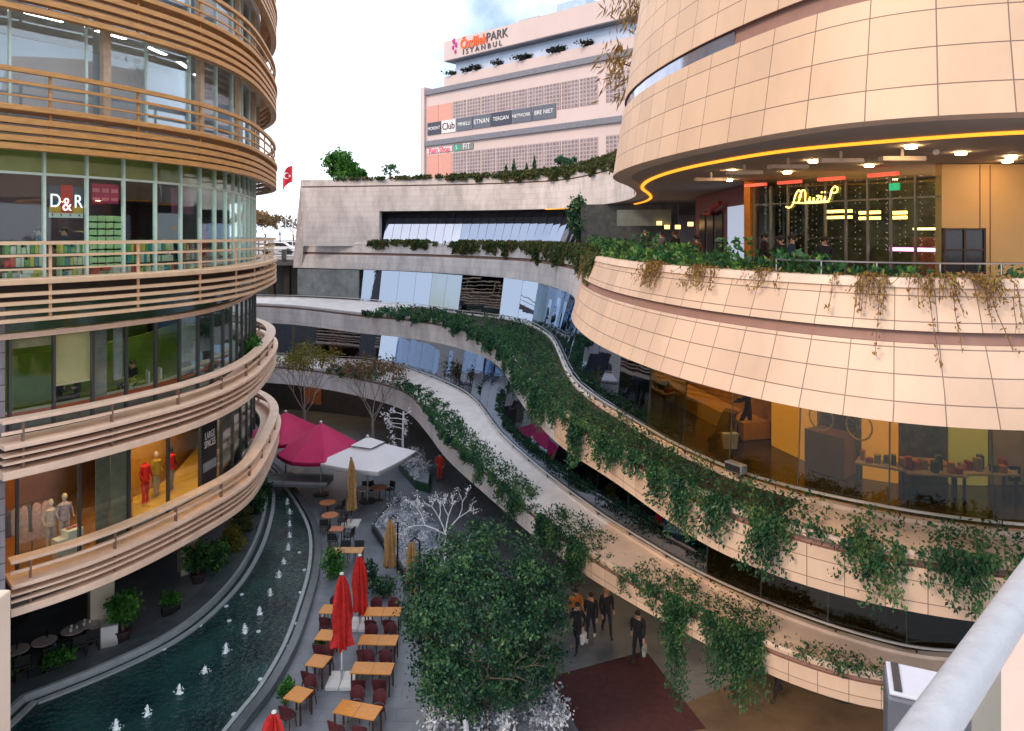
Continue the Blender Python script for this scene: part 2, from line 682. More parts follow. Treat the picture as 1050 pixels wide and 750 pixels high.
# upper balconies: thin golden timber rails and louvres
for k in (3, 4, 5, 6):
    z = FZ[k] + .18
    wm = tan_plank if k == 3 else wood_gold
    e = 0 if k == 3 else .03
    deck = MB().plank(ring3, -.74, .10, z - .16, z).build('balcony', wm, smooth_angle=30, bevel=.02, **LBk)
    for h, t in ((1.02, .10 + e), (.66, .07 + e / 2), (.28, .05)):
        MB().plank(ring3, -.12 if h > 1 else -.08, .02 if h > 1 else -.02, z + h - t, z + h).build('rail', wm, deck, smooth_angle=30, world=True)
    for h in ((.42, .66, .9, 1.12) if k < 5 else (.42, .7, .98, 1.26)):
        MB().plank(ring3, -.22, .05, z - h - .05 - e, z - h + .05 + e).build('slat', wm, deck, smooth_angle=30, world=True)
    for s in np.arange(.9, arcs(ring3)[-1], 2.6):
        q = at_s(off(ring3, -.13), s)
        MB().box((q[0], q[1], z - .09), (.07, .05, 2.14), heading(ring3, s)).build('post', wm, deck, world=True)

# glazing, pane by pane
glz = off(ring3, -1.0)
GS = resample(glz, .25)


def facade(c, z0, z1, start, step, pane_m, frame_m, special=None, transom=None, smin=0, smax=1e9, fw=.07):
    """panes and mullions along a plan curve; special: {index: material}"""
    far_i = int(np.argmax(c[:, 1] > 42.5)) or len(c) - 1
    tot = min(arcs(c)[far_i], smax)      # the bays behind the building's back stay out of sight
    ss = []
    s = start
    while s > smin + step:
        s -= step
    i0 = -int(round((start - s) / step))
    k = i0
    while s + step < tot:
        fr = MB()
        a, b = at_s(c, s), at_s(c, s + step)
        h = math.atan2(b[1] - a[1], b[0] - a[0])
        fr.box((a[0], a[1], (z0 + z1) / 2), (fw, .12, z1 - z0), h)
        if transom:
            for tz in transom:
                m_ = (a + b) / 2
                fr.box((m_[0], m_[1], tz), (np.linalg.norm(b - a) - fw, .10, .07), h)
        mm = (special or {}).get(k, pane_m)
        if mm is not None:
            m_ = (a + b) / 2
            pane = MB().box((m_[0], m_[1], (z0 + z1) / 2), (np.linalg.norm(b - a) - fw - .006, .02, z1 - z0 - .02), h).build('window', mm, **LBk)
            fr.build('frame', frame_m, pane, world=True)
        ss.append((k, s))
        s += step
        k += 1
    return ss


s45 = s_at_px(GS, 45)
facade(GS, 13.6, 17.8, s45, 1.2, glass_left, mull_m, transom=(16.72,), smin=s_at_px(GS, -60))
# olive frosted band behind the transom lights
MB().plank(off(ring3, -1.35), -.02, 0, 16.76, 17.78).build('spandrel', olive_glass, smooth_angle=30, **LBk)
col_m = mat('tan_facade_column', (.50, .38, .27), .6)
curtain_m = mat('pale_office_blind', (.66, .67, .72), .8, var=.06, scale=.6)
for z0, z1 in ((18.3, 21.7), (22.2, 25.5), (26.0, 29.6)):
    facade(GS, z0, z1, s_at_px(GS, 88), 2.05, glass_up, mull_m, smin=s_at_px(GS, -160), fw=.06)
    MB().plank(off(ring3, -1.5), -.02, 0, z0 + .02, z1 - 1.05).build('blind', curtain_m, smooth_angle=30, **LBk)
    for s in np.arange(.9, arcs(ring3)[-1], 4.1):
        q = at_s(off(ring3, -.86), s)
        MB().box((q[0], q[1], (z0 + z1) / 2), (.24, .2, z1 - z0), heading(ring3, s)).build('column', col_m, **LBk)
# L2: dark green spandrel over the cafe windows, tan beam under it
MB().plank(off(ring3, -1.1), -.02, 0, 12.24, 13.08).build('spandrel', green_glass, smooth_angle=30, **LBk)
MB().plank(off(ring3, -1.0), -.12, .10, 12.06, 12.22).build('beam', plank_m, smooth_angle=30, **LBk)
blind_m = mat('cream_roller_blind', (.72, .52, .28), .8, var=.05)
s55 = s_at_px(GS, 55)
facade(GS, 9.0, 12.05, s55, 1.12, glass_left, mull_d, smin=s_at_px(GS, -12))
G1 = resample(glz1, .25)
s130 = s_at_px(G1, 132)
facade(G1, 4.6, 8.4, s130, 1.75, glass_left, mull_d, smin=s_at_px(G1, -5))

# stone end wall closing the two lower balconies
ew = off(ring3, -1.3)
sA = s_at_px(GS, -4)
seg = np.array([at_s(ew, s) for s in np.linspace(.3, s_at_px(ew, 1.5), 14)])
end_stone = panel_mat('grey_end_stone', (.34, .31, .33), (.28, .25, .27), (.08, .07, .07), 2.2, .45)
MB().plank(seg, -.3, .28, 0, 13.05).build('end_wall', end_stone, smooth_angle=30, **LBk)

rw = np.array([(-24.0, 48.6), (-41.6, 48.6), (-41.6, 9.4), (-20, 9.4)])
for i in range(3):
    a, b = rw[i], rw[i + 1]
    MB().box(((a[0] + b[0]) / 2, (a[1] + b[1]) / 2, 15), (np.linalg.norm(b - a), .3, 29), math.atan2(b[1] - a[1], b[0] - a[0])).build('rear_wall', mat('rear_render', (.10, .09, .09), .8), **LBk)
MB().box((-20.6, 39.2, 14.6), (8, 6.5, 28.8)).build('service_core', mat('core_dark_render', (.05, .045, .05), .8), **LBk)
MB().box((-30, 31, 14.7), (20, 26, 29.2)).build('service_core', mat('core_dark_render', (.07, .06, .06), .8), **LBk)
# inner walls and ceilings of every storey
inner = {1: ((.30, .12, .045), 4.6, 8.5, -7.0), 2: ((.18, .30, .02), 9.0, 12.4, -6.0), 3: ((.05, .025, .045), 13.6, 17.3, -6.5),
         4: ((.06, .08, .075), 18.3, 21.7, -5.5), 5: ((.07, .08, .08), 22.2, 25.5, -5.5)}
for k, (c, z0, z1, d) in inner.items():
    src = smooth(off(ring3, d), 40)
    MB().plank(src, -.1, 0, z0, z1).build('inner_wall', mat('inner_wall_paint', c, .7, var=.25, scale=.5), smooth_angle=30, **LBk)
MB().poly(ngon(ring3, -1.75), 4.605, 4.62).build('shop_floor', mat('warm_timber_floor', (.33, .15, .06), .3, var=.2), **LBk)
MB().poly(ngon(ring3, -1.75), 9.005, 9.02).build('shop_floor', mat('grey_brown_floor', (.16, .11, .08), .3, var=.2), **LBk)
# ceiling lights
for k, z, lm, dd, n_ in ((1, 8.45, lamp_warm, -3.0, 1.9), (2, 12.9, lamp_soft, -3.2, 2.6), (3, 17.25, lamp_mat('bookshop_lamp', (1, .93, .85), 30), -3.2, 2.4), (4, 21.72, lamp_white, -2.6, 2.2), (5, 25.6, lamp_white, -2.6, 2.2)):
    cc = off(ring3, dd)
    for s in np.arange(s_at_px(cc, 0) - 1, s_at_px(cc, 270), n_):
        q = at_s(cc, s)
        MB().box((q[0], q[1], z), (1.1 if k > 2 else .5, .16 if k > 2 else .3, .05), heading(cc, s)).build('ceiling_light', lm, **LBk)
# ceilings of shops that have a dropped ceiling
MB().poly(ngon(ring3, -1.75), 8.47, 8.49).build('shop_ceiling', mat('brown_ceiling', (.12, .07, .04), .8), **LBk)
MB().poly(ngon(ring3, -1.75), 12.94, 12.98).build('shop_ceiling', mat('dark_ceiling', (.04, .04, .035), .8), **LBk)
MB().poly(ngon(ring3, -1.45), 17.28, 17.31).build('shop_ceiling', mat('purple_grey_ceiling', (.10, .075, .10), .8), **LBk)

# ground floor: recessed dark restaurant with cream columns
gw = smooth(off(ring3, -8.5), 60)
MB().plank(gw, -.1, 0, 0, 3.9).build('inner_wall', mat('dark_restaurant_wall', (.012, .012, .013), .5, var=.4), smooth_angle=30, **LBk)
for a, b, w_ in ((105, 655, .8), (195, 590, .75), (255, 532, .7)):
    q = G(a, b)
    MB().box((q.x - .25, q.y + .35, 2.05), (w_, .7, 4.09), R(38)).build('column', cream, bevel=.02, **LBk)
# ------------------------------------------------------------------ right building: plan curves
A_bot = [(-18.75, 62.1), (-9.3, 57), (-3.8, 51.8), (.7, 45.3), (2.4, 38.5), (2.85, 33.5), (2.5, 29), (2.0, 24.2), (2.2, 19.2), (3.1, 15.2), (4.0, 13.2), (4.85, 11.9), (5.9, 11), (7.4, 10.6), (11, 10.9), (16, 12.2), (22, 14.5)]
cA = smooth(curve(A_bot, .4), 8)
leanA = -np.interp(arcs(cA), [0, s_at_px(cA, 570), s_at_px(cA, 592), arcs(cA)[-1]], [.15, .2, .8, .9])

B_px = [(300, 333), (370, 342), (420, 347), (470, 357), (503, 370), (520, 387), (530, 407), (553, 437), (587, 468), (620, 487), (680, 531), (740, 570), (860, 612), (992, 639)]
B_bot = [(-27, 61)] + [tuple(G(a, b, 7.8)[:2]) for a, b in B_px] + [(11.5, 13.1), (16, 14), (22, 16)]
cB = smooth(curve(B_bot, .4), 14)
Br_px = [(300, 303), (375, 307), (430, 312), (480, 320), (523, 323), (549, 333), (563, 342), (577, 370), (590, 393), (620, 414), (680, 450), (740, 479), (800, 498), (900, 519), (1050, 541)]
ZB = lambda p: float(np.interp(p, [300, 430, 523, 590, 680], [9.9, 9.8, 9.7, 9.45, 9.2]))
ZC = lambda p: float(np.interp(p, [300, 443, 493, 560, 620, 700], [5.6, 5.6, 5.3, 4.9, 4.6, 4.5]))
B_rail = [(-27, 60.5)] + [tuple(G(a, b, ZB(a))[:2]) for a, b in Br_px] + [(13.5, 14.3), (17, 15.2), (22, 17)]
cBr = smooth(curve(B_rail, .4), 14)

C_px = [(280, 393), (337, 400), (370, 407), (413, 420), (437, 443), (457, 470), (501, 510), (559, 560), (620, 603), (782, 690), (860, 720), (908, 733)]
C_bot = [(-27, 57)] + [tuple(G(a, b, 3.4)[:2]) for a, b in C_px] + [(11.8, 17.6), (16, 18), (22, 19)]
cC = smooth(curve(C_bot, .4), 14)
Cr_px = [(300, 363), (345, 366), (380, 366), (413, 375), (443, 386), (477, 401), (493, 417), (510, 442), (539, 469), (580, 502), (620, 530), (680, 567), (740, 600), (800, 624), (860, 645), (968, 672)]
C_rail = [(-27, 58)] + [tuple(G(a, b, ZC(a))[:2]) for a, b in Cr_px] + [(13, 17.6), (17, 18.4), (22, 19.5)]
cCr = smooth(curve(C_rail, .4), 14)


def setback(c, r):
    rr = resample(r, .1)
    n = normals(c)
    out = []
    for i in range(len(c)):
        dd = rr - c[i]
        j = np.argmin((dd ** 2).sum(1))
        v = dd[j]
        out.append(v if (v * n[i]).sum() < -.55 else -n[i] * .55)
    out = np.array(out)
    for _ in range(10):
        out[1:-1] = .25 * out[:-2] + .5 * out[1:-1] + .25 * out[2:]
    return out


leanB = setback(cB, cBr)
leanC = setback(cC, cCr)
railB = cB + leanB
railC = cC + leanC
dzB = np.array([ZB(p) - 9.2 for p in pxs(railB)])
dzC = np.array([ZC(p) - 4.5 for p in pxs(railC)])
leanB = np.hstack([leanB, dzB[:, None]])
leanC = np.hstack([leanC, dzC[:, None]])

RB = thing('terraced_shopping_building', 'stone-clad shopping building of sweeping S-shaped terraces with hanging plants, right of the plaza', 'building', (8, 40, 0))
RBk = dict(parent=RB, world=True)
ms = [stone, stone_coping, groove_m, soil, stone_far, coping_far]  # near peach and far lilac stones put the bands' lighting into colour
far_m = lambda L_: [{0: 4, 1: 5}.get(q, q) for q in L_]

# lower drum / third-level parapet
k_ = lambda z: (z - 12.1) / 2.18
pa = [(-.55, 13.62), (-.55, 14.02), (-.40, 14.02), (-.40, 14.28), (.04, 14.28), (.04, 14.13), (0, 14.13), (0, 13.46), (-.10, 13.46), (-.10, 13.27), (0, 13.27), (0, 12.1), (-.5, 12.1)]
pA3 = [(d, z, k_(z)) for d, z in pa]
mA3 = [3, 3, 1, 1, 1, 1, 0, 2, 2, 2, 0, 1]
iA = int(np.argmax(cA[:, 1] < 29.5))
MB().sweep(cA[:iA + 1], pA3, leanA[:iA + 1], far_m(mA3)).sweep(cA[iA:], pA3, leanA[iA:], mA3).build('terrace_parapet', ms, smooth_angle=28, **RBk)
pb = [(-.22, 8.75, 1), (-.22, 9.05, 1), (0, 9.05, 1), (0, 8.96, 1), (0, 8.92, .3, .6), (-.14, 8.88, 0, .55), (-.14, 8.98, 0, .55), (0.02, 8.98, 0, .55), (.02, 8.88, 0, .55), (0, 8.88, 0, .55), (0, 8.79, 0, .55), (-.09, 8.79, 0, .55), (-.09, 8.66, 0, .55), (0, 8.66, 0, .55), (0, 7.8, 0), (-.5, 7.8, 0)]
iB = int(np.argmin(np.abs(pxs(cB) - 392)))
iB2 = int(np.argmin(np.abs(pxs(cB) - 785)))
iBf = int(np.argmin(np.abs(pxs(cB) - 570)))
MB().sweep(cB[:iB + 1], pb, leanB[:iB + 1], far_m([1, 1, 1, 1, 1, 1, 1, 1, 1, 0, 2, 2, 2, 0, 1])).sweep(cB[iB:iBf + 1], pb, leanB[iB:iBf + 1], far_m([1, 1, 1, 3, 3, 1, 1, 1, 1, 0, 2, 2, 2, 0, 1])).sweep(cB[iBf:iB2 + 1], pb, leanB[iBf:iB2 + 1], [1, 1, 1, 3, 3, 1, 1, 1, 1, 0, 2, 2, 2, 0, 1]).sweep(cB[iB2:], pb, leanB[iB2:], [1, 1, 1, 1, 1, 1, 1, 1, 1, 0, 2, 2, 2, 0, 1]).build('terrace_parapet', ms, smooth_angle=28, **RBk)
pc = [(q[0], q[1] - 4.7) + tuple(q[2:]) for q in pb]
pc = [(q[0], max(q[1], 3.4) if i < 14 else 3.4) + tuple(q[2:]) for i, q in enumerate(pc)]
iC = int(np.argmin(np.abs(pxs(cC) - 578)))
mC = [1, 1, 1, 1, 1, 1, 1, 1, 1, 0, 2, 2, 2, 0, 1]
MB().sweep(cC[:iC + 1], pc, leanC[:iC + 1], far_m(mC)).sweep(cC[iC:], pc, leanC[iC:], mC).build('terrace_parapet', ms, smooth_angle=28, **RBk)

# kerb handrails with little clamps
for rc, z, dz_ in ((railB, 9.2, dzB), (railC, 4.5, dzC)):
    lz = np.stack([dz_ * 0, dz_ * 0, dz_], 1)
    hr = MB().sweep(off(rc, -.05), [(-.05, z - .03, 1), (0, z - .03, 1), (0, z + .02, 1), (-.05, z + .02, 1)], lz, closed=True, caps=True).build('handrail', pale_steel, smooth_angle=30, **RBk)
    for s in np.arange(.5, arcs(rc)[-1], 1.9):
        q = at_s(off(rc, -.075), s)
        MB().box((q[0], q[1], z - .09 + float(np.interp(s, arcs(rc), dz_))), (.04, .04, .13), heading(rc, s)).build('bracket', dark_metal, hr, world=True)

# floors and soffits
END = [(26, 19), (26, 75), (-27, 75)]
ENDA = [(26, 19), (26, 74.9), (-18.2, 74.9)]


def rgon(c, d, e=END):
    return [tuple(q) for q in off(c, d)] + e


floor_dark = mat('polished_dark_floor', (.055, .045, .025), .22, var=.2, scale=.6)
MB().poly(rgon(cA, -1.7, ENDA), 13.3, 13.6).build('terrace_floor', mat('terrace_paving', (.16, .13, .11), .5), **RBk)
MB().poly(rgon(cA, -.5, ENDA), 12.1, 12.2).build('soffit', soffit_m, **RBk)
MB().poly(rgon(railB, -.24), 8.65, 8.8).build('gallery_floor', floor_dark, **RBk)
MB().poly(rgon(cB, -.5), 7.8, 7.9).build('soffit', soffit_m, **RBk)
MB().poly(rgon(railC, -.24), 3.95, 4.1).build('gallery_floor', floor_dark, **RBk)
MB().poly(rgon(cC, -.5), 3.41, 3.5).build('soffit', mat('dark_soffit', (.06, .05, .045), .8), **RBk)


joint_m = mat('slim_glass_joint', (.10, .12, .12), .4)


# leaning glass of the two galleries, one pane per bay
def gallery(rail, zf, z1, over, step=1.9, pxmin=0, lean_far=.36):
    base = off(rail, -.12)
    o = resample(over, .1)
    on = normals(o)
    tot = arcs(base)[-1]
    ss = np.arange(.3, tot, step)
    nb = normals(base)
    sa = arcs(base)
    ins = []
    for s in ss:
        P = at_s(base, s)
        dd = o - P
        j = np.argmin((dd ** 2).sum(1))
        sdist = -(dd[j] * on[j]).sum()
        far_ = np.interp(525 + F * P[0] / P[1], [505, 535], [0, 1])
        ins.append(float(lean_far * (1 - far_) + far_ * np.clip(sdist + .35, .25, 2.2)))
    ins = np.array(ins)
    for _ in range(6):
        ins[1:-1] = .25 * ins[:-2] + .5 * ins[1:-1] + .25 * ins[2:]
    for i in range(len(ss) - 1):
        if pxs(at_s(base, ss[i])[None])[0] < pxmin:
            continue
        fr = MB()
        pts = []
        z0 = zf(525 + F * at_s(base, ss[i])[0] / at_s(base, ss[i])[1]) - .16
        for s, dI in ((ss[i], ins[i]), (ss[i + 1], ins[i + 1])):
            P = at_s(base, s)
            h = heading(base, s)
            n = np.array([math.sin(h), -math.cos(h)])
            T = P - n * dI
            pts.append((P, T, n))
        (P0, T0, n0), (P1, T1, n1) = pts
        a, b, c, d = Vector((*P0, z0)), Vector((*P1, z0)), Vector((*T1, z1)), Vector((*T0, z1))
        g = .012
        e = (b - a).normalized() * g
        f = (c - d).normalized() * g
        nn = (b - a).cross(d - a).normalized() * .02
        q = [a + e, b - e, c - f, d + f]
        pane = MB().add(q + [x - nn for x in q], [[0, 1, 2, 3], [7, 6, 5, 4], [0, 4, 5, 1], [1, 5, 6, 2], [2, 6, 7, 3], [3, 7, 4, 0]]).build('window', glass_far if P0[1] > 23 else glass_right, **RBk)
        fr.tube([a - nn * 1.5, d - nn * 1.5], .018, 5)
        fr.build('frame', joint_m, pane, world=True)


gallery(railB, ZB, 12.12, off(cA, -.1), pxmin=364)
gallery(railC, ZC, 7.82, off(cB, -.1), lean_far=.45)

# ---------------------------------------------------------------- upper drum and far roof band
U_pts = [(-17.6, 60.2), (-10.9, 58.9), (-2, 56.4), (3.2, 52.8), (5.2, 47.5), (6.15, 42), (6.2, 37), (5.6, 32.5), (4.6, 28.3), (3.45, 24.6), (3.15, 22), (3.45, 18.3), (4.4, 14.5), (5.7, 11.8), (7.8, 10.9), (11, 10.9), (16, 12.2), (22, 14.5)]
cU = smooth(curve(U_pts, .4), 8)
aU = arcs(cU)
iS = int(np.argmin(((cU - np.array([6.1, 36.2])) ** 2).sum(1)))
far_c, drum_c = cU[:iS + 1], cU[iS:]
leanU = np.full(len(drum_c), -1.1)
dk = lambda z: (z - 16.85) / 7
drum_stone = panel_mat('pink_stone_drum_cladding', (.66, .47, .325), (.58, .41, .28), (.18, .115, .09), 1.05, .62, mortar=.010, stain=.13, streak=(2.2, .5))
pu = [(-.6, 16.85), (0, 16.85), (0, 18.92), (-.12, 18.92), (-.12, 19.28), (0, 19.28), (0, 23.9), (-.6, 23.9), (-.6, 23.6)]
MB().sweep(drum_c, [(d, z, dk(z)) for d, z in pu], leanU, [1, 0, 2, 2, 2, 0, 1, 3]).build('upper_drum', [drum_stone, stone_coping, groove_m, soil], smooth_angle=28, **RBk)
# slot window in the recess of the drum
s0, s1 = s_at_px(drum_c, 634), s_at_px(drum_c, 700)
sw = np.array([at_s(off(drum_c, -.10 - 1.1 * 2.3 / 7), s) for s in np.linspace(min(s0, s1), max(s0, s1) + 1.2, 12)])
MB().plank(sw, 0, .03, 18.97, 19.24).build('slot_window', mat('slot_window_glass', (.35, .38, .5), .08, metal=.6), smooth_angle=30, **RBk)
pf = [(-.6, 16.85), (0, 16.85), (-.05, 18.86), (-.14, 18.86), (-.14, 18.96), (-.05, 18.96), (-.07, 19.5), (-.6, 19.5), (-.6, 19.2)]
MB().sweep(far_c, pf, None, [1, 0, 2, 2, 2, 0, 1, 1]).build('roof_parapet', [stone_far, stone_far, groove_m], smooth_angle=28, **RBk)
MB().poly(rgon(far_c, -.62, [(20, 36), (20, 74.8), (-16.9, 74.8)]), 19.1, 19.3).build('roof', mat('roof_gravel', (.25, .22, .19), .9), **RBk)
MB().poly([tuple(q) for q in off(drum_c, leanU - .62)] + [(24, 17), (24, 45)], 23.4, 23.6).build('roof', mat('drum_roof_gravel', (.25, .22, .19), .9), **RBk)
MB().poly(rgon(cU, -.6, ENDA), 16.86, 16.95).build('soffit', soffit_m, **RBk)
# solid far wall left of the third-level window, down to the parapet
sl0 = s_at_px(cU, 389)
wall_l = np.array([at_s(cU, s) for s in np.linspace(.2, sl0, 24)])
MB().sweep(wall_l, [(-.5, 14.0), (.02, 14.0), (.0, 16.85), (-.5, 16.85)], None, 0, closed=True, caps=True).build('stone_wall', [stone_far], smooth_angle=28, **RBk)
# window of the third level, glass set back in the opening
wl = np.array([at_s(off(cU, -.55), s) for s in np.linspace(sl0 + .3, s_at_px(cU, 592), 26)])
blue_glass = glass_mat('blue_grey_window_glass', (.30, .38, .45), .42, .95, .45, gcol=(.55, .62, .78))
for i in range(0, 25):
    a, b = wl[i], wl[i + 1]
    m_ = (a + b) / 2
    MB().box((m_[0], m_[1], 15.4), (np.linalg.norm(b - a) - .03, .03, 2.9), math.atan2(b[1] - a[1], b[0] - a[0]), M=Matrix.Rotation(math.atan2(b[1] - a[1], b[0] - a[0]), 3, 'Z') @ Matrix.Rotation(R(-27), 3, 'X')).build('window', blue_glass, **RBk)
MB().plank(np.vstack([off(wl, -2.6)[:1] + [[-5.0, 1.6]], off(wl, -2.6)]), 0, .1, 13.6, 16.84).build('inner_wall', mat('slate_inner_wall', (.10, .11, .13), .5), smooth_angle=30, **RBk)

# slanted left end of the stone block
e0 = Vector((*cU[0], 0))
MB().add([(-18.85, 62.1, 12.1), (-18.0, 61.75, 12.1), (-18.0, 75, 12.1), (-18.85, 75, 12.1), (-17.62, 60.25, 19.48), (-16.9, 60.1, 19.48), (-16.9, 75, 19.48), (-17.62, 75, 19.48)],
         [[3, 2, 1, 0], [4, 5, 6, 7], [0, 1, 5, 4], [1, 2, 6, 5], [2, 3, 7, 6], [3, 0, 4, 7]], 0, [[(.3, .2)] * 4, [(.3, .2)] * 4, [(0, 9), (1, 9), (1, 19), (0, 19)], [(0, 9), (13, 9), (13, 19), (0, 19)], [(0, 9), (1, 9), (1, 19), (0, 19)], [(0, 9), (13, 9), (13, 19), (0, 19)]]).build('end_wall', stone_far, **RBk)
# building ends at the left: trim the stone with a slanted return wall

# ---------------------------------------------------------------- inner walls
W2 = [(-26, 68), (-10, 63.5), (-1, 57), (4.5, 48), (6, 38), (6.4, 29.4), (7.7, 22.2), (8.9, 18.5), (10.8, 17.9), (14, 17.9), (20, 19)]
cW2 = smooth(curve(W2, .4), 4)
MB().plank(cW2, -.2, 0, 8.8, 12.1).build('inner_wall', mat('gallery_wall', (.10, .105, .10), .4, var=.25, scale=.8), smooth_angle=30, **RBk)


def wall_panel(px0, px1, z0, z1, m, name='shopfront_panel', d=.06, c=cW2, sub=10):
    a, b = s_at_px(c, px0), s_at_px(c, px1)
    seg = np.array([at_s(c, s) for s in np.linspace(a, b, sub)])
    return MB().plank(seg, .003, d, z0, z1).build(name, m, smooth_angle=30, **RBk)


yel = mat('amber_lit_panel', (.62, .34, .05), .5, var=.2, scale=1.2)
yel_l = lamp_mat('amber_added_glow', (.80, .36, .03), .38)  # pillars are no lamps; emission stands in for ceiling light on them
lime_l = lamp_mat('lime_added_glow', (.50, .46, .10), .22)  # panel is no lamp either; glow added to brighten it
beige_p = mat('beige_shop_panel', (.45, .36, .25), .5)
wall_panel(684, 790, 8.82, 9.35, yel, 'display_plinth', .9)
wall_panel(690, 800, 9.35, 11.9, mat('amber_shop_interior', (.45, .24, .05), .6, var=.4, scale=1.5))
wall_panel(802, 838, 8.82, 12.05, yel_l, 'shop_pillar', .35)
wall_panel(842, 878, 9.5, 11.8, mat('dark_display_window', (.03, .025, .02), .15))
wall_panel(846, 878, 8.82, 9.86, mat('dark_amber_plinth', (.20, .09, .02), .5), 'display_plinth', .75)
wall_panel(886, 920, 8.82, 12.05, yel_l, 'shop_pillar', .3)
wall_panel(922, 966, 9.6, 11.8, mat('blue_grey_display', (.10, .12, .14), .2, var=.5, scale=6))
wall_panel(922, 966, 9.3, 9.42, yel, 'display_plinth', .5)
wall_panel(972, 1010, 8.82, 12.05, lime_l, 'shop_pillar', .12)
wall_panel(1014, 1060, 8.82, 12.05, beige_p)
prod = [mat('boxed_goods', c_, .5) for c_ in ((.45, .2, .04), (.35, .05, .03), (.3, .24, .16), (.04, .08, .12), (.07, .12, .04))]
for px_, d_, lab_ in ((702, 1.5, 'low table of boxed goods at the left end of the amber-lit gallery shop'), (900, .9, 'low table of boxed goods in front of the second amber pillar'), (943, 1.1, 'low table of boxed goods under the blue-grey display'), (995, .9, 'low table of boxed goods in front of the lime panel')):
    s_ = s_at_px(cW2, px_)
    q = at_s(off(cW2, d_), s_)
    dt = thing('display_table', lab_, 'table', (q[0], q[1], 8.8), heading(cW2, s_))
    MB().box((0, 0, .62), (1.3, .6, .05)).build('tabletop', beige_p, dt, bevel=.01)
    for a_, b_ in ((-1, -1), (1, -1), (1, 1), (-1, 1)):
        MB().box((a_ * .58, b_ * .24, .2975), (.05, .05, .595)).build('leg', dark_metal, dt)
    for k in range(7):
        w_, h_ = rnd.uniform(.1, .2), rnd.uniform(.1, .34)
        MB().box((-.52 + .17 * k, rnd.uniform(-.15, .15), .646 + h_ / 2), (w_ * .8, .18, h_), rnd.uniform(-.2, .2)).build('goods', prod[k % 5], dt)
for s in np.arange(s_at_px(cW2, 600), s_at_px(cW2, 1060), 1.5):
    q = at_s(off(cW2, 1.3), s)
    MB().box((q[0], q[1], 12.06), (.5, .16, .05), heading(cW2, s)).build('ceiling_light', lamp_warm, **RBk)
gwl = np.array([at_s(off(railB, -.35), s) for s in np.linspace(s_at_px(railB, 303), s_at_px(railB, 366), 12)])
MB().plank(gwl, 0, .10, 9.85, 12.08).build('stone_wall', mat('grey_veined_marble', (.22, .235, .235), .35, var=.35, scale=1.2, c2=(.12, .14, .14)), **RBk)
W1 = [(-26, 65), (-12, 59.5), (-4, 53), (0, 44), (3.5, 36), (7, 28), (10, 24), (15, 22.5), (22, 23)]
cW1 = smooth(curve(W1, .4), 8)
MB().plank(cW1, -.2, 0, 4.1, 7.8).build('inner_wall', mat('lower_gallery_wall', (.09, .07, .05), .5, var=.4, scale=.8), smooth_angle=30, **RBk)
wall_panel(300, 318, 4.6, 7.6, lamp_mat('amber_shop_light', (.6, .25, .05), .22), c=cW1)
wall_panel(338, 352, 4.6, 7.4, lamp_mat('red_shop_light', (.5, .12, .03), .16), c=cW1)
for s in (s_at_px(cW1, 305), s_at_px(cW1, 322), s_at_px(cW1, 345), s_at_px(cW1, 660), s_at_px(cW1, 760), s_at_px(cW1, 850)):
    q = at_s(off(cW1, 1.5), s)
    MB().box((q[0], q[1], 7.74), (.4, .16, .05), heading(cW1, s)).build('ceiling_light', lamp_warm, **RBk)
cW0 = smooth(off(cC, -5.5), 60)
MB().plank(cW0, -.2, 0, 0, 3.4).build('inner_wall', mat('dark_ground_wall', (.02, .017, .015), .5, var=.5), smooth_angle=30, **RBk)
wall_panel(312, 330, .6, 2.6, mat('copper_shop_panel', (.25, .09, .03), .4, var=.5, scale=3), c=cW0)
for px in (318, 360, 640, 700, 790, 850, 900, 960):
    q = at_s(off(cW0, 2.2), s_at_px(cW0, px))
    MB().box((q[0], q[1], 3.36), (.5, .2, .05)).build('ceiling_light', lamp_warm, **RBk)

# ---------------------------------------------------------------- third level: restaurant front under the drum
P0, P1, P2 = Vector((8.4, 25.0, 0)), Vector((11.35, 19.05, 0)), Vector((13.7, 19.05, 0))
rdir = (P1 - P0).normalized()
rang = math.atan2(rdir.y, rdir.x)
tan_m = mat('tan_wall_panel', (.74, .47, .19), .5, var=.06, scale=.8)
MB().box(((P1.x + P2.x) / 2, 19.2, 15.22), (P2.x - P1.x, .3, 3.24)).build('tan_wall', tan_m, **RBk)
for x in (12.35, 12.62):
    MB().box((x, 19.045, 15.22), (.02, .02, 3.2)).build('wall_joint', groove_m, **RBk)
MB().box((14.9, 19.6, 15.22), (2.2, .3, 3.24)).build('dark_wall', slab_dark, **RBk)
MB().box((P0.x - .1, P0.y + .2, 15.22), (.28, .28, 3.24), rang).build('orange_column', mat('orange_column_paint', (.58, .22, .03), .45), bevel=.02, **RBk)
rl = (P1 - P0).length
nb = 9
fr = MB()
for i in range(nb):
    a = P0 + rdir * (rl * i / nb)
    b = P0 + rdir * (rl * (i + 1) / nb)
    m_ = (a + b) / 2
    MB().box((m_.x, m_.y, 15.1), (rl / nb - .05, .02, 2.9), rang).build('window', glass_left, **RBk)
    fr.box((a.x, a.y, 15.1), (.05, .08, 3.0), rang)
    fr.box((m_.x, m_.y, 16.0), (rl / nb - .052, .05, .04), rang)
fr.build('window_frame', mat('grey_window_frame', (.25, .26, .26), .4, metal=.4), **RBk)
inn = Vector((-rdir.y, rdir.x, 0))
if inn.x < 0:
    inn = -inn
bk = (P0 + P1) / 2 + inn * 4.2
MB().box((bk.x, bk.y, 15.22), (rl + 6, .2, 3.2), rang).build('inner_wall', mat('dark_teal_restaurant_wall', (.10, .11, .09), .5, var=.7, scale=1.5), **RBk)
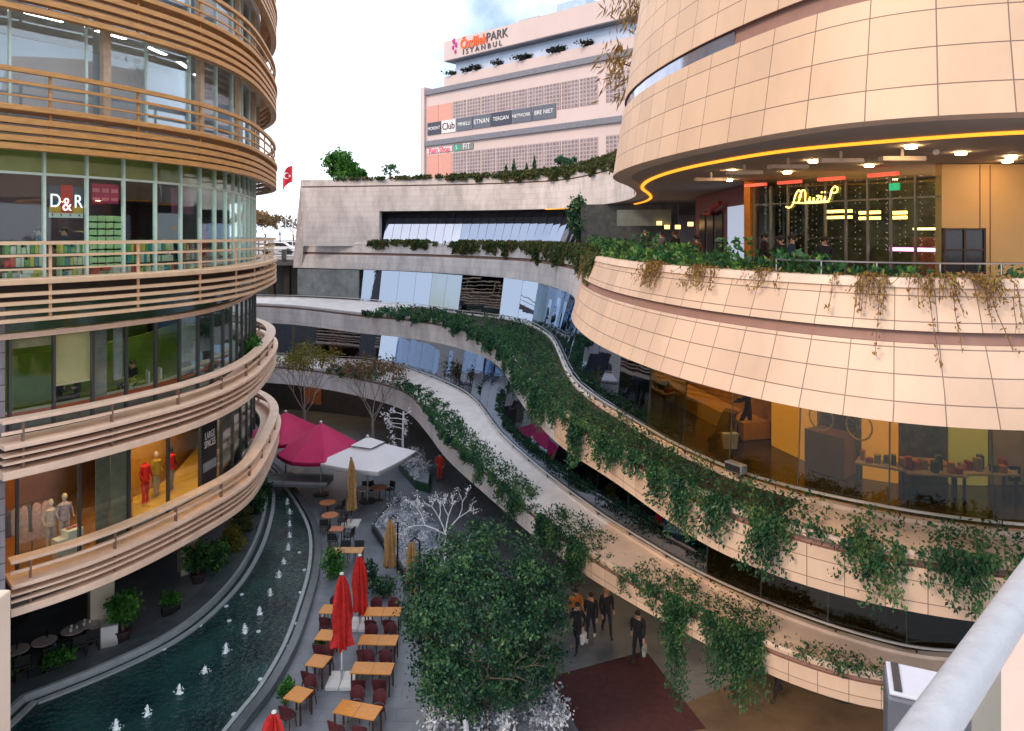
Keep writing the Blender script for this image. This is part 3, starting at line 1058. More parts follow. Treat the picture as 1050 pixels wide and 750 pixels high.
for t, z, L_ in ((.30, 15.55, .9), (.30, 15.75, .9), (.47, 15.5, .7), (.47, 15.68, .7), (.62, 15.5, .5), (.62, 15.65, .5)):
    q = P0 + rdir * (rl * t) + inn * 1.8
    MB().box((q.x, q.y, z), (L_, .12, .09), rang).build('pendant_lamp', lamp_mat('amber_pendant', (1, .55, .1), 3.5), **RBk)
q = P0 + rdir * (rl * .85) + inn * 2.4
MB().box((q.x, q.y, 15.15), (2.6, .5, .06), rang).build('bar_light', lamp_mat('yellow_bar_light', (1, .72, .25), 2.5), **RBk)
MB().box((q.x, q.y, 14.35), (2.6, .6, 1.1), rang).build('bar_counter', mat('bar_front', (.30, .12, .06), .4, var=.4, scale=6), **RBk)
q = P0 + rdir * (rl * .80) + inn * .9
MB().box((q.x, q.y, 14.55), (1.5, .3, .1), rang).build('bar_light', lamp_mat('pink_bar_light', (1, .35, .75), 1.6), **RBk)
# strings of fairy lights hanging in the windows
p = MB()
for i in range(26):
    t = (i + rnd.random() * .9) / 26
    q = P0 + rdir * (rl * t) + inn * (.22 + .25 * rnd.random())
    z = 16.6
    while z > 14.4:
        p.box((q.x, q.y, z), (.008, .008, .02))
        z -= rnd.uniform(.10, .30)
p.build('fairy_lights', lamp_mat('fairy_light', (1, .86, .66), .55), **RBk)
# dark red shop front and poster screen
Q0, Q1 = Vector((9.3, 36.5, 0)), Vector((8.75, 26.5, 0))
MB().box((9.15, 31.4, 15.22), (.3, 10, 3.24), R(-3)).build('red_shop_wall', mat('dark_red_wall', (.20, .035, .045), .5, var=.2), **RBk)
MB().box((8.86, 28.4, 15.0), (.12, 2.6, 2.2), R(-3)).build('poster_screen', lamp_mat('pale_blue_screen', (.50, .58, .75), .3), **RBk)
for y_ in (31.2, 32.9, 34.6):
    MB().box((9.0 - (y_ - 31.4) * -.05, y_, 14.8), (.10, 1.2, 2.3), R(-3)).build('shop_door', mat('dark_shop_door', (.02, .02, .022), .2), **RBk)
MB().tube([(8.72, 30.2, 16.3), (8.6, 31.0, 16.1), (8.8, 32.0, 15.9), (8.9, 33.4, 15.95)], .10, 8).build('awning_arm', mat('red_awning', (.45, .03, .03), .5), **RBk)
MB().box((8.80, 26.4, 14.9), (.10, .8, 2.6), R(-3)).build('grey_panel', mat('grey_panel', (.14, .15, .17), .5), **RBk)
MB().box((7.2, 44.5, 15.22), (6, .3, 3.24), R(-20)).build('inner_wall', mat('dark_inner_shop', (.045, .05, .05), .4, var=.5), **RBk)
MB().box((7.4, 40.5, 15.9), (3.0, .1, .9), R(-12)).build('shop_header', mat('grey_green_header', (.16, .19, .17), .5), **RBk)
glow_m = lamp_mat('shop_glow', (1, .55, .2), 1.2)
for px, py, Y in ((608, 240, 46), (620, 236, 46), (621, 243, 46), (676, 229, 40), (684, 233, 40), (708, 230, 38), (695, 233, 39)):
    q = D(px, py, Y)
    MB().box(q, (.28, .1, .22)).build('shop_light', glow_m, **RBk)
# LED line in the soffit
led = [tuple(G(a, b, 16.84)[:2]) for a, b in ((560, 214.6), (625, 212.5), (655, 208.6), (668, 203.5), (667, 199), (660, 193), (663, 187.5), (673, 182), (700, 173.5), (752, 163), (815, 153.5), (884, 147), (960, 141), (1050, 135.5))] + [(13.5, 12.9), (20, 16)]
MB().plank(smooth(curve(led, .3), 4), 0, .11, 16.80, 16.855).build('led_strip', lamp_led, smooth_angle=30, **RBk)
# soffit heaters
for px, py in ((729, 185), (763, 178), (808, 172), (862, 166), (925, 164)):
    q = G(px, py, 16.62)
    MB().box((q.x, q.y, 16.64), (.95, .22, .10)).box((q.x, q.y, 16.77), (.06, .06, .18)).build('soffit_heater', mat('pale_heater_metal', (.55, .46, .38), .4), bevel=.01, **RBk)
for t in (.06, .28, .52, .78):
    q = P0 + rdir * (rl * t) - inn * .35
    MB().box((q.x, q.y, 16.66), (.9, .14, .10), rang).build('glowing_heater', lamp_mat('red_heater_glow', (.8, .10, .06), .45), **RBk)
for x_, y_ in ((11.9, 17.2), (13.1, 17.2), (12.5, 18.2), (9.6, 19.4), (8.2, 21.5), (7.4, 24.6), (10.2, 16.4), (7.6, 18.2), (6.4, 21.0), (8.4, 15.2)):
    MB().lathe([(0, 0), (.11, 0), (.12, .04), (0, .04)], (x_, y_, 16.80), 14).build('added_downlight', lamp_warm, **RBk)  # unseen discs added to brighten the tan wall and the soffit
MB().ball((G(960, 156, 16.8).x, G(960, 156, 16.8).y, 16.8), .07).build('soffit_lamp', white_plaster, **RBk)
sg = P0 + rdir * (rl * .80) - inn * .05
MB().box((sg.x, sg.y, 16.32), (.30, .05, .2), rang).build('exit_sign', lamp_mat('green_sign', (.02, .4, .18), .4), **RBk)
# ------------------------------------------------------------------ ground, pool, street beyond
plaza_m = panel_mat('blue_grey_paving', (.19, .21, .245), (.165, .185, .22), (.13, .145, .17), 1.2, .6, mortar=.010, rough=.38, stain=.4, offset=.5, streak=(2.4, 1.0))
gr = MB()
gr.add([(-400, -400, 0), (400, -400, 0), (400, 900, 0), (-400, 900, 0)], [[0, 1, 2, 3]], 0, [[(-400, -400), (400, -400), (400, 900), (-400, 900)]])
struct('plaza', gr, plaza_m)

PL_px = [(25, 725), (108, 692), (180, 656), (230, 613), (259, 570), (274, 520), (271, 497), (258, 478)]
PR_px = [(262, 730), (270, 721), (299, 671), (315, 626), (325, 585), (324, 547), (307, 514), (295, 498), (284, 484), (268, 472)]
pl = smooth(curve([tuple(G(*q)[:2]) for q in PL_px], .3), 4)
pr = smooth(curve([(-8.4, 20.4)] + [tuple(G(*q)[:2]) for q in PR_px], .3), 4)
pl = np.vstack([[(-15.5, 20.4)], pl])
kerb_m = mat('dark_wet_kerb_stone', (.075, .095, .105), .25, var=.25, scale=2)
kerb_l = mat('pale_kerb_line', (.30, .33, .35), .4, var=.15, scale=3)
MBk = MB()
MBk.plank(pl, -.95, -.12, 0, .34)
struct('pool_kerb', MBk, kerb_m, smooth_angle=30, bevel=.02)
struct('pool_kerb', MB().plank(pl, -.118, .02, 0, .37), kerb_l, smooth_angle=30)
struct('pool_kerb', MB().plank(pl, .24, .42, 0, .20), kerb_l, smooth_angle=30)
struct('pool_kerb', MB().plank(pr, -.16, .16, 0, .30), kerb_m, smooth_angle=30, bevel=.02)
struct('pool_kerb', MB().plank(pr, -.40, -.26, 0, .22), kerb_l, smooth_angle=30)
wm = bpy.data.materials.new('dark_teal_water')
wm.use_nodes = True
nt = wm.node_tree
b = nt.nodes['Principled BSDF']
b.inputs['Roughness'].default_value = .07
b.inputs['IOR'].default_value = 1.33
b.inputs['Specular IOR Level'].default_value = .6
tc = _n(nt, 'ShaderNodeTexCoord')
n1 = _n(nt, 'ShaderNodeTexNoise')
n1.inputs['Scale'].default_value = 5.5
n1.inputs['Detail'].default_value = 4
n1.inputs['Distortion'].default_value = .8
nt.links.new(tc.outputs['Object'], n1.inputs['Vector'])
bp = _n(nt, 'ShaderNodeBump')
bp.inputs['Strength'].default_value = .9
bp.inputs['Distance'].default_value = .06
nt.links.new(n1.outputs[0], bp.inputs['Height'])
nt.links.new(bp.outputs[0], b.inputs['Normal'])
n2 = _n(nt, 'ShaderNodeTexNoise')
n2.inputs['Scale'].default_value = .5
n2.inputs['Detail'].default_value = 5
nt.links.new(tc.outputs['Object'], n2.inputs['Vector'])
cr = _n(nt, 'ShaderNodeValToRGB')
cr.color_ramp.elements[0].color = (.004, .02, .024, 1)
cr.color_ramp.elements[0].position = .35
cr.color_ramp.elements[1].color = (.013, .054, .05, 1)
cr.color_ramp.elements[1].position = .68
nt.links.new(n2.outputs[0], cr.inputs[0])
nt.links.new(cr.outputs[0], b.inputs['Base Color'])
struct('water', MB().poly([tuple(q) for q in pl] + [tuple(q) for q in pr[::-1]], .02, .13), wm)

carpet = [G(563, 695), G(662, 668), G(724, 748), G(600, 762)]
tag(MB().poly([(q.x, q.y) for q in carpet], .004, .02).build('carpet', mat('maroon_carpet', (.055, .016, .019), .95, var=.3, scale=4)), 'large flat maroon carpet laid on the grey paving beside the big tree', 'carpet')
tp = [G(698, 724), G(800, 680), G(930, 700), G(940, 790), G(735, 790)]
struct('path', MB().poly([(q.x, q.y) for q in tp], .004, .012), mat('tan_paving', (.125, .095, .07), .4, var=.35, scale=1.0))

# flat footbridge over the pool
fbm = mat('grey_bridge_concrete', (.20, .21, .225), .6, var=.15, scale=2)
a0, a1 = G(262, 505), G(330, 503)
fb = thing('footbridge', 'low grey footbridge with a pale edge crossing the fountain pool beside the drum building', 'bridge', ((a0.x + a1.x) / 2, (a0.y + a1.y) / 2, 0))
MB().box((0, 0, .58), (4.9, 1.35, .22), R(-3)).build('deck', fbm, fb, bevel=.03)
MB().box((0, -.66, .72), (4.9, .12, .16), R(-3)).build('edge_rail', mat('pale_bridge_edge', (.42, .44, .46), .5), fb, bevel=.02)
MB().box((0, .66, .72), (4.9, .12, .16), R(-3)).build('edge_rail', fbm, fb, bevel=.02)

# fountain jets
foam = mat('white_water_foam', (.85, .9, .93), .35, var=.06)
JETS = [(119, 748), (151, 734), (184, 711), (210, 690), (232, 669), (251, 649), (266, 630), (277, 611), (286, 592), (291, 578), (295.5, 564), (297, 551), (297, 539), (297, 527), (294.5, 517), (287, 497)]
pos_w = ['frothy white fountain jet nearest the camera, cut by the lower frame edge'] + [None] * 20
fj = None
for i, (px, py) in enumerate(JETS):
    g = G(px, py, .13)
    h = rnd.uniform(.30, .46)
    m_ = MB()
    rr = random.Random(i)
    m_.lathe([(.15, 0), (.10, h * .16), (.085, h * .4), (.075, h * .65), (.05, h * .88), (.012, h)], (0, 0, 0), 10, wob=lambda k, j: rr.uniform(.45, 1.4))
    for _ in range(90):
        a_, q = rr.uniform(0, 6.28), abs(rr.gauss(0, .12))
        m_.ball((q * math.cos(a_), q * math.sin(a_), max(.0, h * (1.25 - q * 3.2) * rr.random())), rr.uniform(.010, .030), n=5, k=4)
    for _ in range(0):
        a_, q = rr.uniform(0, 6.28), rr.uniform(.15, .55)
        m_.ball((q * math.cos(a_), q * math.sin(a_), .005), (rr.uniform(.02, .06), rr.uniform(.02, .06), .008), n=6, k=4)
    o = m_.build('fountain_jet', foam)
    o.location = g
    o.scale = (.62, .62, .7)
    tag(o, 'frothy white water jet in the curved row along the dark pool', 'fountain jet', 'water jets along the pool')
o['label'] = 'white water jet behind the footbridge, last of the curved row'
# floating white spots (nozzle caps)
for px, py in ((248, 610), (265, 648), (235, 637), (308, 608), (312, 585), (307, 567), (205, 642), (168, 666), (303, 640), (267, 697), (240, 733), (296, 663), (232, 622)):
    g = G(px, py, .13)
    o = MB().lathe([(.085, 0), (.08, .03), (.05, .045), (.012, .05)], (0, 0, 0), 10).build('pool_light', mat('pool_light_cap', (.55, .62, .65), .3))
    o.location = g
    tag(o, 'small pale round lamp cap showing at the water surface away from the jets', 'pool light', 'lamp caps in the pool')

# ------------------------------------------------------------------ far street level and background
struct('street', MB().poly([(-90, 78), (-19.2, 78), (-19.2, 300), (-90, 300)], 0, 12.6), mat('far_street_wall', (.30, .29, .29), .8))
br = thing('street_bridge', 'dark railed bridge deck joining the two buildings in the gap behind the drum', 'bridge', (-23, 66, 0))
MB().box((-23.2, 66, 12.5), (8, 6, .5)).build('deck', mat('bridge_grey', (.12, .12, .125), .6), br, world=True)
MB().box((-23.2, 62.98, 13.6), (8, .08, .08)).box((-23.2, 62.98, 13.2), (8, .05, .05)).build('railing', mat('teal_grey_rail', (.12, .17, .17), .5), br, world=True)
for x in (-19.9, -21.3, -25):
    MB().box((x, 64, 12.3 if 0 else 6.1), (.5, .6, 12.2)).build('pier', slab_dark, br, world=True)
MB().box((-19.9, 63.0, 13.2), (.35, .3, .9)).build('post', mat('dark_post', (.08, .10, .10), .5), br, world=True)

TW = thing('shopping_tower', 'pink-banded tower block with grey window grids and shop signs rising behind the roof', 'building', (10, 100, 0))
TWk = dict(parent=TW, world=True)
Y0 = 100.0
p0 = Vector(((437 - 525) / F * Y0, Y0, 0))
td = Vector((1.088, -1.0, 0)).normalized()
tn = Vector((-td.y * -1, 0, 0))
tn = Vector((td.y, -td.x, 0))           # outward, towards the camera
ta = math.atan2(td.y, td.x)


def tz(py):
    return EYE + (YH - py) * Y0 / F


def tx(px):
    k = (px - 525) / F
    return (k * p0.y - p0.x) / (td.x - k * td.y)


def tbox(t0, t1, z0, z1, d0, d1, m, name):
    c = p0 + td * ((t0 + t1) / 2) + tn * ((d0 + d1) / 2)
    return MB().box((c.x, c.y, (z0 + z1) / 2), (t1 - t0, d1 - d0, z1 - z0), ta).build(name, m, **TWk)


pinkw = mat('pale_pink_render', (.57, .475, .47), .8, var=.06, scale=.15)
pink2 = mat('salmon_panel', (.60, .31, .26), .8, var=.08)
greyb = mat('slate_band', (.16, .17, .21), .6)
TL = 62.0
tbox(0, TL, 0, tz(97), -26, 0, pinkw, 'wall')
tbox(tx(452), TL, tz(97), tz(82), -26, -.6, pinkw, 'parapet')
tbox(tx(462), TL, tz(82), tz(69), -26, -1.0, mat('terrace_glass_wall', (.42, .52, .70), .12, var=.15, scale=.3), 'terrace_window')
tbox(tx(457), TL, tz(68), tz(49), -26, .3, pinkw, 'sign_band')
tbox(tx(457) + .05, TL, tz(68.8), tz(68.02), -26, .25, greyb, 'soffit')
tbox(tx(521), tx(541), tz(49), tz(41), -8, -2, mat('rooftop_grey', (.36, .39, .44), .5), 'roof_unit')
tbox(tx(560), tx(590), tz(49), tz(36), -9, -2, mat('rooftop_blue_glass', (.35, .48, .62), .2), 'roof_unit')
for i, t in enumerate((tx(460), tx(476), tx(486), tx(508), tx(532), tx(537), tx(566), tx(572), tx(600))):
    c = p0 + td * t - tn * .8
    m_ = MB()
    P = rng.normal(size=(160, 3)) * (.62, .12, .16) + (c.x, c.y, tz(82) + .35)
    m_.leaves(P, .26)
    m_.build('terrace_shrub', leaf_mat('far_shrub', [(0, (.015, .02, .02)), (1, (.04, .05, .04))]), **TWk)
tbox(-.8, -.01, 0, tz(90), -2, .35, pinkw, 'corner_column')
winm = panel_mat('grey_grid_window', (.17, .145, .165), (.25, .195, .205), (.42, .34, .35), .50, .46, mortar=.075, rough=.4, stain=.25)
for top, bot in ((110, 133), (160, 183)):
    zt, zb = tz(top), tz(bot)
    tbox(.3, 2.6, zb, zt, -.02, .06, pink2, 'panel')
    tbox(2.75, 5.3, zb, zt, -.02, .06, pink2, 'panel')
    t = 5.5
    i = 0
    while t < TL - 3:
        c0 = p0 + td * t + tn * .05
        c1 = p0 + td * (t + 2.45) + tn * .05
        nn = tn * .06
        u0 = i * 2.45
        m_ = MB().add([c0 + Vector((0, 0, zb)), c1 + Vector((0, 0, zb)), c1 + Vector((0, 0, zt)), c0 + Vector((0, 0, zt)),
                       c0 - nn + Vector((0, 0, zb)), c1 - nn + Vector((0, 0, zb)), c1 - nn + Vector((0, 0, zt)), c0 - nn + Vector((0, 0, zt))],
                      [[0, 1, 2, 3], [0, 4, 5, 1], [1, 5, 6, 2], [2, 6, 7, 3], [3, 7, 4, 0]], 0,
                      [[(u0, zb), (u0 + 2.45, zb), (u0 + 2.45, zt), (u0, zt)]] + [[(0.2, .3)] * 4] * 4)
        m_.build('window', winm, **TWk)
        t += 2.65
        i += 1
        if i % 9 == 0:
            t += .9
for a_, b_ in ((98.5, 93.5), (150.5, 145.5)):
    tbox(.1, TL, tz(a_), tz(b_), -.02, .35, greyb, 'slate_band')
sign_rot = (R(90), 0, ta)


def tsign(t0, t1, z0, z1, bgm, txt, tm, name='sign', size=.9, xs=1.0, d=.12):
    s_ = tbox(t0, t1, z0, z1, .01, d, bgm, name)
    c = p0 + td * ((t0 + t1) / 2) + tn * (d + .03)
    text_mesh(txt, size, tm, 'lettering', (c.x, c.y, (z0 + z1) / 2), sign_rot, s_, .02, xs=xs)
    o = bpy.data.objects[s_.name]
    return s_


slate = mat('slate_sign', (.09, .11, .15), .5)
slate2 = mat('dark_navy_sign', (.035, .04, .075), .5)
wht = mat('white_lettering', (.75, .76, .78), .5)
blk = mat('black_lettering', (.02, .02, .03), .5)
zs0, zs1 = tz(139.5), tz(132.5) + .75
t = .4
for w_, bgm, txt, tm, sz in ((2.9, slate2, 'MORENT', wht, .62), (2.9, mat('pale_sign', (.70, .66, .68), .6), 'Club', blk, 1.3), (3.2, slate, 'MINELLI', wht, .68), (3.3, slate, 'ETNAN', wht, .85), (3.5, slate2, 'TERGAN', wht, .7), (3.4, slate, 'NETWORK', wht, .6), (3.7, slate, 'BRE NIET', wht, .72)):
    tsign(t, t + w_ - .12, zs0, zs1, bgm, txt, tm, size=sz)
    t += w_
tsign(.3, 5.4, tz(158.2), tz(153.2), mat('pink_pale_sign', (.72, .55, .60), .6), 'Rain Shop', mat('hot_pink_lettering', (.75, .03, .13), .5), size=1.05)
tsign(5.6, 7.0, tz(158.6), tz(152.4), mat('green_sign_face', (.03, .30, .20), .5), 'S', wht, size=.8)
tsign(7.05, 9.4, tz(158.6), tz(152.4), mat('grey_green_sign', (.18, .20, .21), .5), 'FIT', wht, size=1.1)
# roof lettering
q = p0 + tn * .36
c = q + td * tx(487.5)
text_mesh('Özdilek', 1.75, mat('orange_lettering', (.80, .12, .015), .5), 'lettering', (c.x, c.y, tz(56.5)), sign_rot, TW, .05, bold=.04, xs=.88)
c = q + td * tx(511.5)
text_mesh('PARK', 1.55, mat('charcoal_lettering', (.06, .06, .08), .5), 'lettering', (c.x, c.y, tz(56)), sign_rot, TW, .05, xs=1.0)
c = q + td * tx(496)
text_mesh('I S T A N B U L', .95, mat('charcoal_lettering', (.06, .06, .08), .5), 'lettering', (c.x, c.y, tz(64.2)), sign_rot, TW, .05, xs=1.15)
lm = MB()
for k, (dx, dz, r_) in enumerate(((0, .9, .3), (.4, .35, .28), (-.2, .1, .22), (.25, -.5, .22))):
    c = q + td * (tx(468) + dx)
    lm.ball((c.x, c.y, tz(58) + dz), (r_, .05, r_ * 1.3))
lm.build('emblem', mat('magenta_emblem', (.45, .04, .25), .5), **TWk)

# flags and poles in the gap
flag_m = mat('red_flag_cloth', (.62, .015, .04), .7, var=.1)
fpl = thing('flagpole', 'white pole flying a red flag with a white crescent and star', 'flagpole', tuple(D(300, 243, 92)))
MB().tube([(0, 0, -2.5), (0, 0, 9.3)], [.07, .05], 8).ball((0, 0, 9.35), .1).build('pole', white_plaster, fpl)
fm = MB()
nx, nz = 10, 7
vs, fs = [], []
for i in range(nx):
    for j in range(nz):
        u, v = i / (nx - 1), j / (nz - 1)
        vs.append((-1.75 * u * (1 - .25 * u) - .02, .20 * math.sin(u * 7 + v), 9.1 - 2.1 * (1 - v) - 1.9 * u * u * .9))
for i in range(nx - 1):
    for j in range(nz - 1):
        fs.append([i * nz + j, (i + 1) * nz + j, (i + 1) * nz + j + 1, i * nz + j + 1])
n0 = len(vs)
vs2 = vs + [(x, y + .03, z) for x, y, z in vs]
fs2 = fs + [[k + n0 for k in f[::-1]] for f in fs]
flag = fm.add(vs2, fs2).build('flag', flag_m, fpl, smooth_angle=60)
# crescent and star on both faces
cm = MB()
for side in (-.24, .27):
    cx, cz = -.72, 7.75
    ring = []
    for k in range(15):
        a_ = R(50 + 260 * k / 14)
        ring.append((cx + .42 * math.cos(a_), cz + .42 * math.sin(a_)))
    for k in range(15):
        a_ = R(310 - 260 * k / 14)
        ring.append((cx + .1 + .32 * math.cos(a_), cz + .32 * math.sin(a_)))
    n = 15
    vv = [(x, side, z) for x, z in ring]
    ff = [[k, k + 1, 29 - k - 1, 29 - k] for k in range(14)]
    cm.add(vv, ff)
    st = [(cx + .42 + (.2 if k % 2 == 0 else .08) * math.cos(R(36 * k)), side, cz + (.2 if k % 2 == 0 else .08) * math.sin(R(36 * k))) for k in range(10)]
    cm.add(st, [list(range(10))])
cm.build('crescent_and_star', white_plaster, flag)
for px, top, lab in ((293, 199, 'bare white pole just left of the flag pole'), (305, 196, 'shorter bare white flagpole close to the stone wall end')):
    g = D(px, 250, 92)
    o = MB().tube([(0, 0, -2), (0, 0, (250 - top) * 92 / F)], [.06, .045], 8).build('flagpole', white_plaster)
    o.location = g
    tag(o, lab, 'flagpole')
# ------------------------------------------------------------------ plants
lf_dark = leaf_mat('dark_glossy_leaves', [(0, (.003, .018, .014)), (.4, (.010, .052, .032)), (.8, (.034, .115, .052)), (1, (.10, .21, .075))], .42, .2)
lf_ivy = leaf_mat('trailing_leaves', [(0, (.005, .026, .014)), (.45, (.018, .078, .038)), (.9, (.05, .155, .058)), (1, (.11, .19, .065))], .5, .35)
lf_grass = leaf_mat('parapet_grass', [(0, (.02, .035, .012)), (.6, (.045, .085, .02)), (1, (.13, .10, .03))], .6, .25)
lf_mix = leaf_mat('planter_shrub_leaves', [(0, (.006, .03, .012)), (.5, (.02, .085, .03)), (.85, (.05, .17, .04)), (1, (.16, .26, .05))], .45, .25)
lf_dry = leaf_mat('dry_golden_stems', [(0, (.10, .045, .012)), (.5, (.22, .12, .025)), (1, (.30, .21, .05))], .7, .3)
lf_bright = leaf_mat('bright_green_leaves', [(0, (.01, .06, .012)), (.5, (.03, .15, .02)), (1, (.12, .30, .05))], .45, .3)
lf_autumn = leaf_mat('yellow_green_autumn_leaves', [(0, (.08, .075, .01)), (.6, (.17, .16, .02)), (1, (.26, .22, .05))], .6, .3)
lf_rust = leaf_mat('rusty_autumn_leaves', [(0, (.05, .06, .03)), (.5, (.13, .09, .035)), (1, (.22, .12, .05))], .6, .3)
lf_frost = leaf_mat('frosted_white_leaves', [(0, (.02, .035, .045)), (.35, (.10, .13, .16)), (.6, (.5, .54, .62)), (1, (.85, .86, .9))], .6, .2)
lf_orange = leaf_mat('orange_street_leaves', [(0, (.16, .08, .03)), (.5, (.30, .15, .05)), (1, (.26, .22, .12))], .7, .3)
bark = mat('grey_brown_bark', (.11, .085, .065), .9, var=.35, scale=9, bump=.6)
bark_pale = mat('pale_bark', (.26, .23, .21), .9, var=.3, scale=9, bump=.5)
white_bark = mat('white_sprayed_bark', (.80, .81, .85), .7, var=.06)


def trail(c, lean, z_lip, z_soil, keys, label, m, per_m=26, leaf=.058, up=.35, name='trailing_plants', depth=.9):
    """strands of leaves rooted in the planter and hanging over its lip"""
    a = arcs(c)
    px = pxs(c)
    n = normals(c)
    kx = [k[0] for k in keys]
    P, dirs, L = [], [], []
    nstr = int(a[-1] * per_m)
    for _ in range(nstr):
        s = rng.uniform(0, a[-1])
        x, y = np.interp(s, a, c[:, 0]), np.interp(s, a, c[:, 1])
        q = 525 + F * x / y
        if q < kx[0] or q > kx[-1] or y < 4:
            continue
        i = min(int(np.searchsorted(a, s)), len(c) - 1)
        h = np.interp(q, kx, [k[1] for k in keys])
        d = np.interp(q, kx, [k[2] for k in keys])
        cl = .55 + .45 * math.sin(s * 2.1 + math.sin(s * .83) * 2) + .35 * math.sin(s * 5.3 + 1.7)
        if rng.random() > d * (.45 + .4 * cl):
            continue
        h *= max(.12, cl) * rng.uniform(.35, 1.25)
        nn = n[i]
        tt = np.array([-nn[1], nn[0]])
        scale = max(1.0, y / 26)
        lv_ = lean[i] if lean.ndim == 2 else nn * lean[i]
        # in the planter: one tuft per strand
        r0 = rng.random() ** 1.2 * (depth(q) if callable(depth) else depth)
        for _k in range(int(rng.integers(8, 16))):
            r = r0 + rng.normal() * .05
            P.append((x + lv_[0] * r + tt[0] * rng.normal() * .09, y + lv_[1] * r + tt[1] * rng.normal() * .09, z_soil + ((.55 + .45 * min(1, max(r, 0))) * lv_[2] if len(lv_) > 2 else 0) + up * rng.random() ** 1.4 * min(1.3, d)))
            dirs.append((nn[0] * .3, nn[1] * .3, .4))
        # over the lip
        sway, bow = rng.normal() * .22, rng.uniform(.03, .30)
        k = int(h / .018) + 2
        for j in range(k):
            r = j / k
            o = .04 + bow * math.sin(min(1, r * 1.6) * 1.57) * min(1, h) + rng.normal() * .05
            sl_ = sway * r + rng.normal() * .085
            P.append((x + nn[0] * o + tt[0] * sl_, y + nn[1] * o + tt[1] * sl_, z_lip + (.55 * lv_[2] if len(lv_) > 2 else 0) + .10 - (h + .10) * r + rng.normal() * .02))
            dirs.append((nn[0] * .5, nn[1] * .5, -.6))
    P = np.array(P)
    yy = np.maximum(1.0, P[:, 1] / 26)[:, None]
    mb = MB()
    mb.leaves(P, leaf * yy, dirs=dirs)
    return tag(mb.build(name, m), label, 'hanging plants', kind='stuff')


trail(cB, leanB, 8.98, 8.9, [(372, .2, .7), (420, .35, 1), (480, .55, 1.2), (530, .8, 1.4), (570, 1.0, 1.6), (620, 1.05, 1.7), (700, .95, 1.6), (780, .95, 1.5), (830, .9, 1.3), (846, .3, .35), (862, .4, .5), (880, 1.0, 1.3), (915, .9, 1.2), (938, .3, .4), (955, .8, 1.2), (1000, 1.05, 1.6), (1080, 1.1, 1.6)],
      'dark green plants trailing over the parapet of the middle terrace', lf_ivy, 36)
trail(cC, leanC, 4.28, 4.2, [(336, .2, .5), (362, .3, .8), (380, .1, .1), (435, .15, .5), (452, .3, .9), (470, .45, 1.1), (488, .6, 1.1), (500, .9, 1.0), (515, 1.2, 1.4), (530, 1.1, 1.2), (541, .2, .2), (556, 1.2, 1.1), (575, 1.3, 1.4), (598, 1.1, 1.1), (608, .2, .1), (632, .3, .15), (650, 1.5, 1.3), (700, 2.0, 1.7), (760, 2.1, 1.7), (786, 1.5, 1.2), (797, .3, .2), (850, .35, .7), (885, .2, .4), (930, .3, .2)],
      'dark green plants trailing over the parapet of the lowest terrace', lf_ivy, 40, depth=lambda p: float(np.interp(p, [480, 560, 640, 760, 800], [.5, .6, .8, .8, .5])))
sA2 = off(cA, leanA)
trail(sA2, np.full(len(cA), -.5), 14.28, 14.1, [(378, .45, 1.2), (436, .45, 1.3), (443, .1, .3), (463, .1, .3), (470, .6, 1.4), (540, .7, 1.5), (590, .8, 1.5), (612, .7, 1.3)], 'brown-green grass hanging over the top terrace parapet at the far wall', lf_grass, 26, .07, .35, 'parapet_grass')
trail(far_c, np.full(len(far_c), -.5), 19.5, 19.45, [(345, .05, .3), (440, .15, .8), (480, .3, .9), (540, .35, 1.0), (570, .5, 1.2), (630, .6, 1.4), (660, .5, 1)], 'brown-green grass hanging over the roof edge below the tower', lf_grass, 22, .07, .4, 'roof_grass', .6)


def shrub(P0_, r, n, m, leaf, name, label, cat='shrub', group=None, up=.3, stems=5, stem_m=None):
    """leafy shrub: stems and a cloud of leaves clumped round branch tips"""
    g = Vector(P0_)
    t = thing(name, label, cat, g, 0, group)
    st = MB()
    tips = []
    for k in range(stems):
        a_ = rnd.uniform(0, 6.28)
        q = rnd.uniform(.2, .75)
        tip = Vector((math.cos(a_) * r[0] * q, math.sin(a_) * r[1] * q, r[2] * rnd.uniform(.9, 1.7)))
        tips.append(tip)
        st.tube([(0, 0, 0), tip * .5 + Vector((rnd.gauss(0, .03), rnd.gauss(0, .03), .05)), tip], [.025 * r[2], .018 * r[2], .008], 5)
    st.build('stem', stem_m or bark, t)
    mb = MB()
    nc = max(6, n // 40)
    C_ = rng.normal(size=(nc, 3))
    C_ /= np.linalg.norm(C_, axis=1, keepdims=True)
    C_ *= rng.uniform(.45, 1.0, (nc, 1)) ** .6
    C_ = C_ * np.array(r) * .85 + np.array([0, 0, r[2] * 1.05])
    P = C_[rng.integers(0, nc, n)] + rng.normal(size=(n, 3)) * np.array(r) * .2
    P[:, 2] = np.maximum(P[:, 2], .03)
    mb.leaves(P, leaf, up=up)
    mb.build('foliage', m, t)
    return t


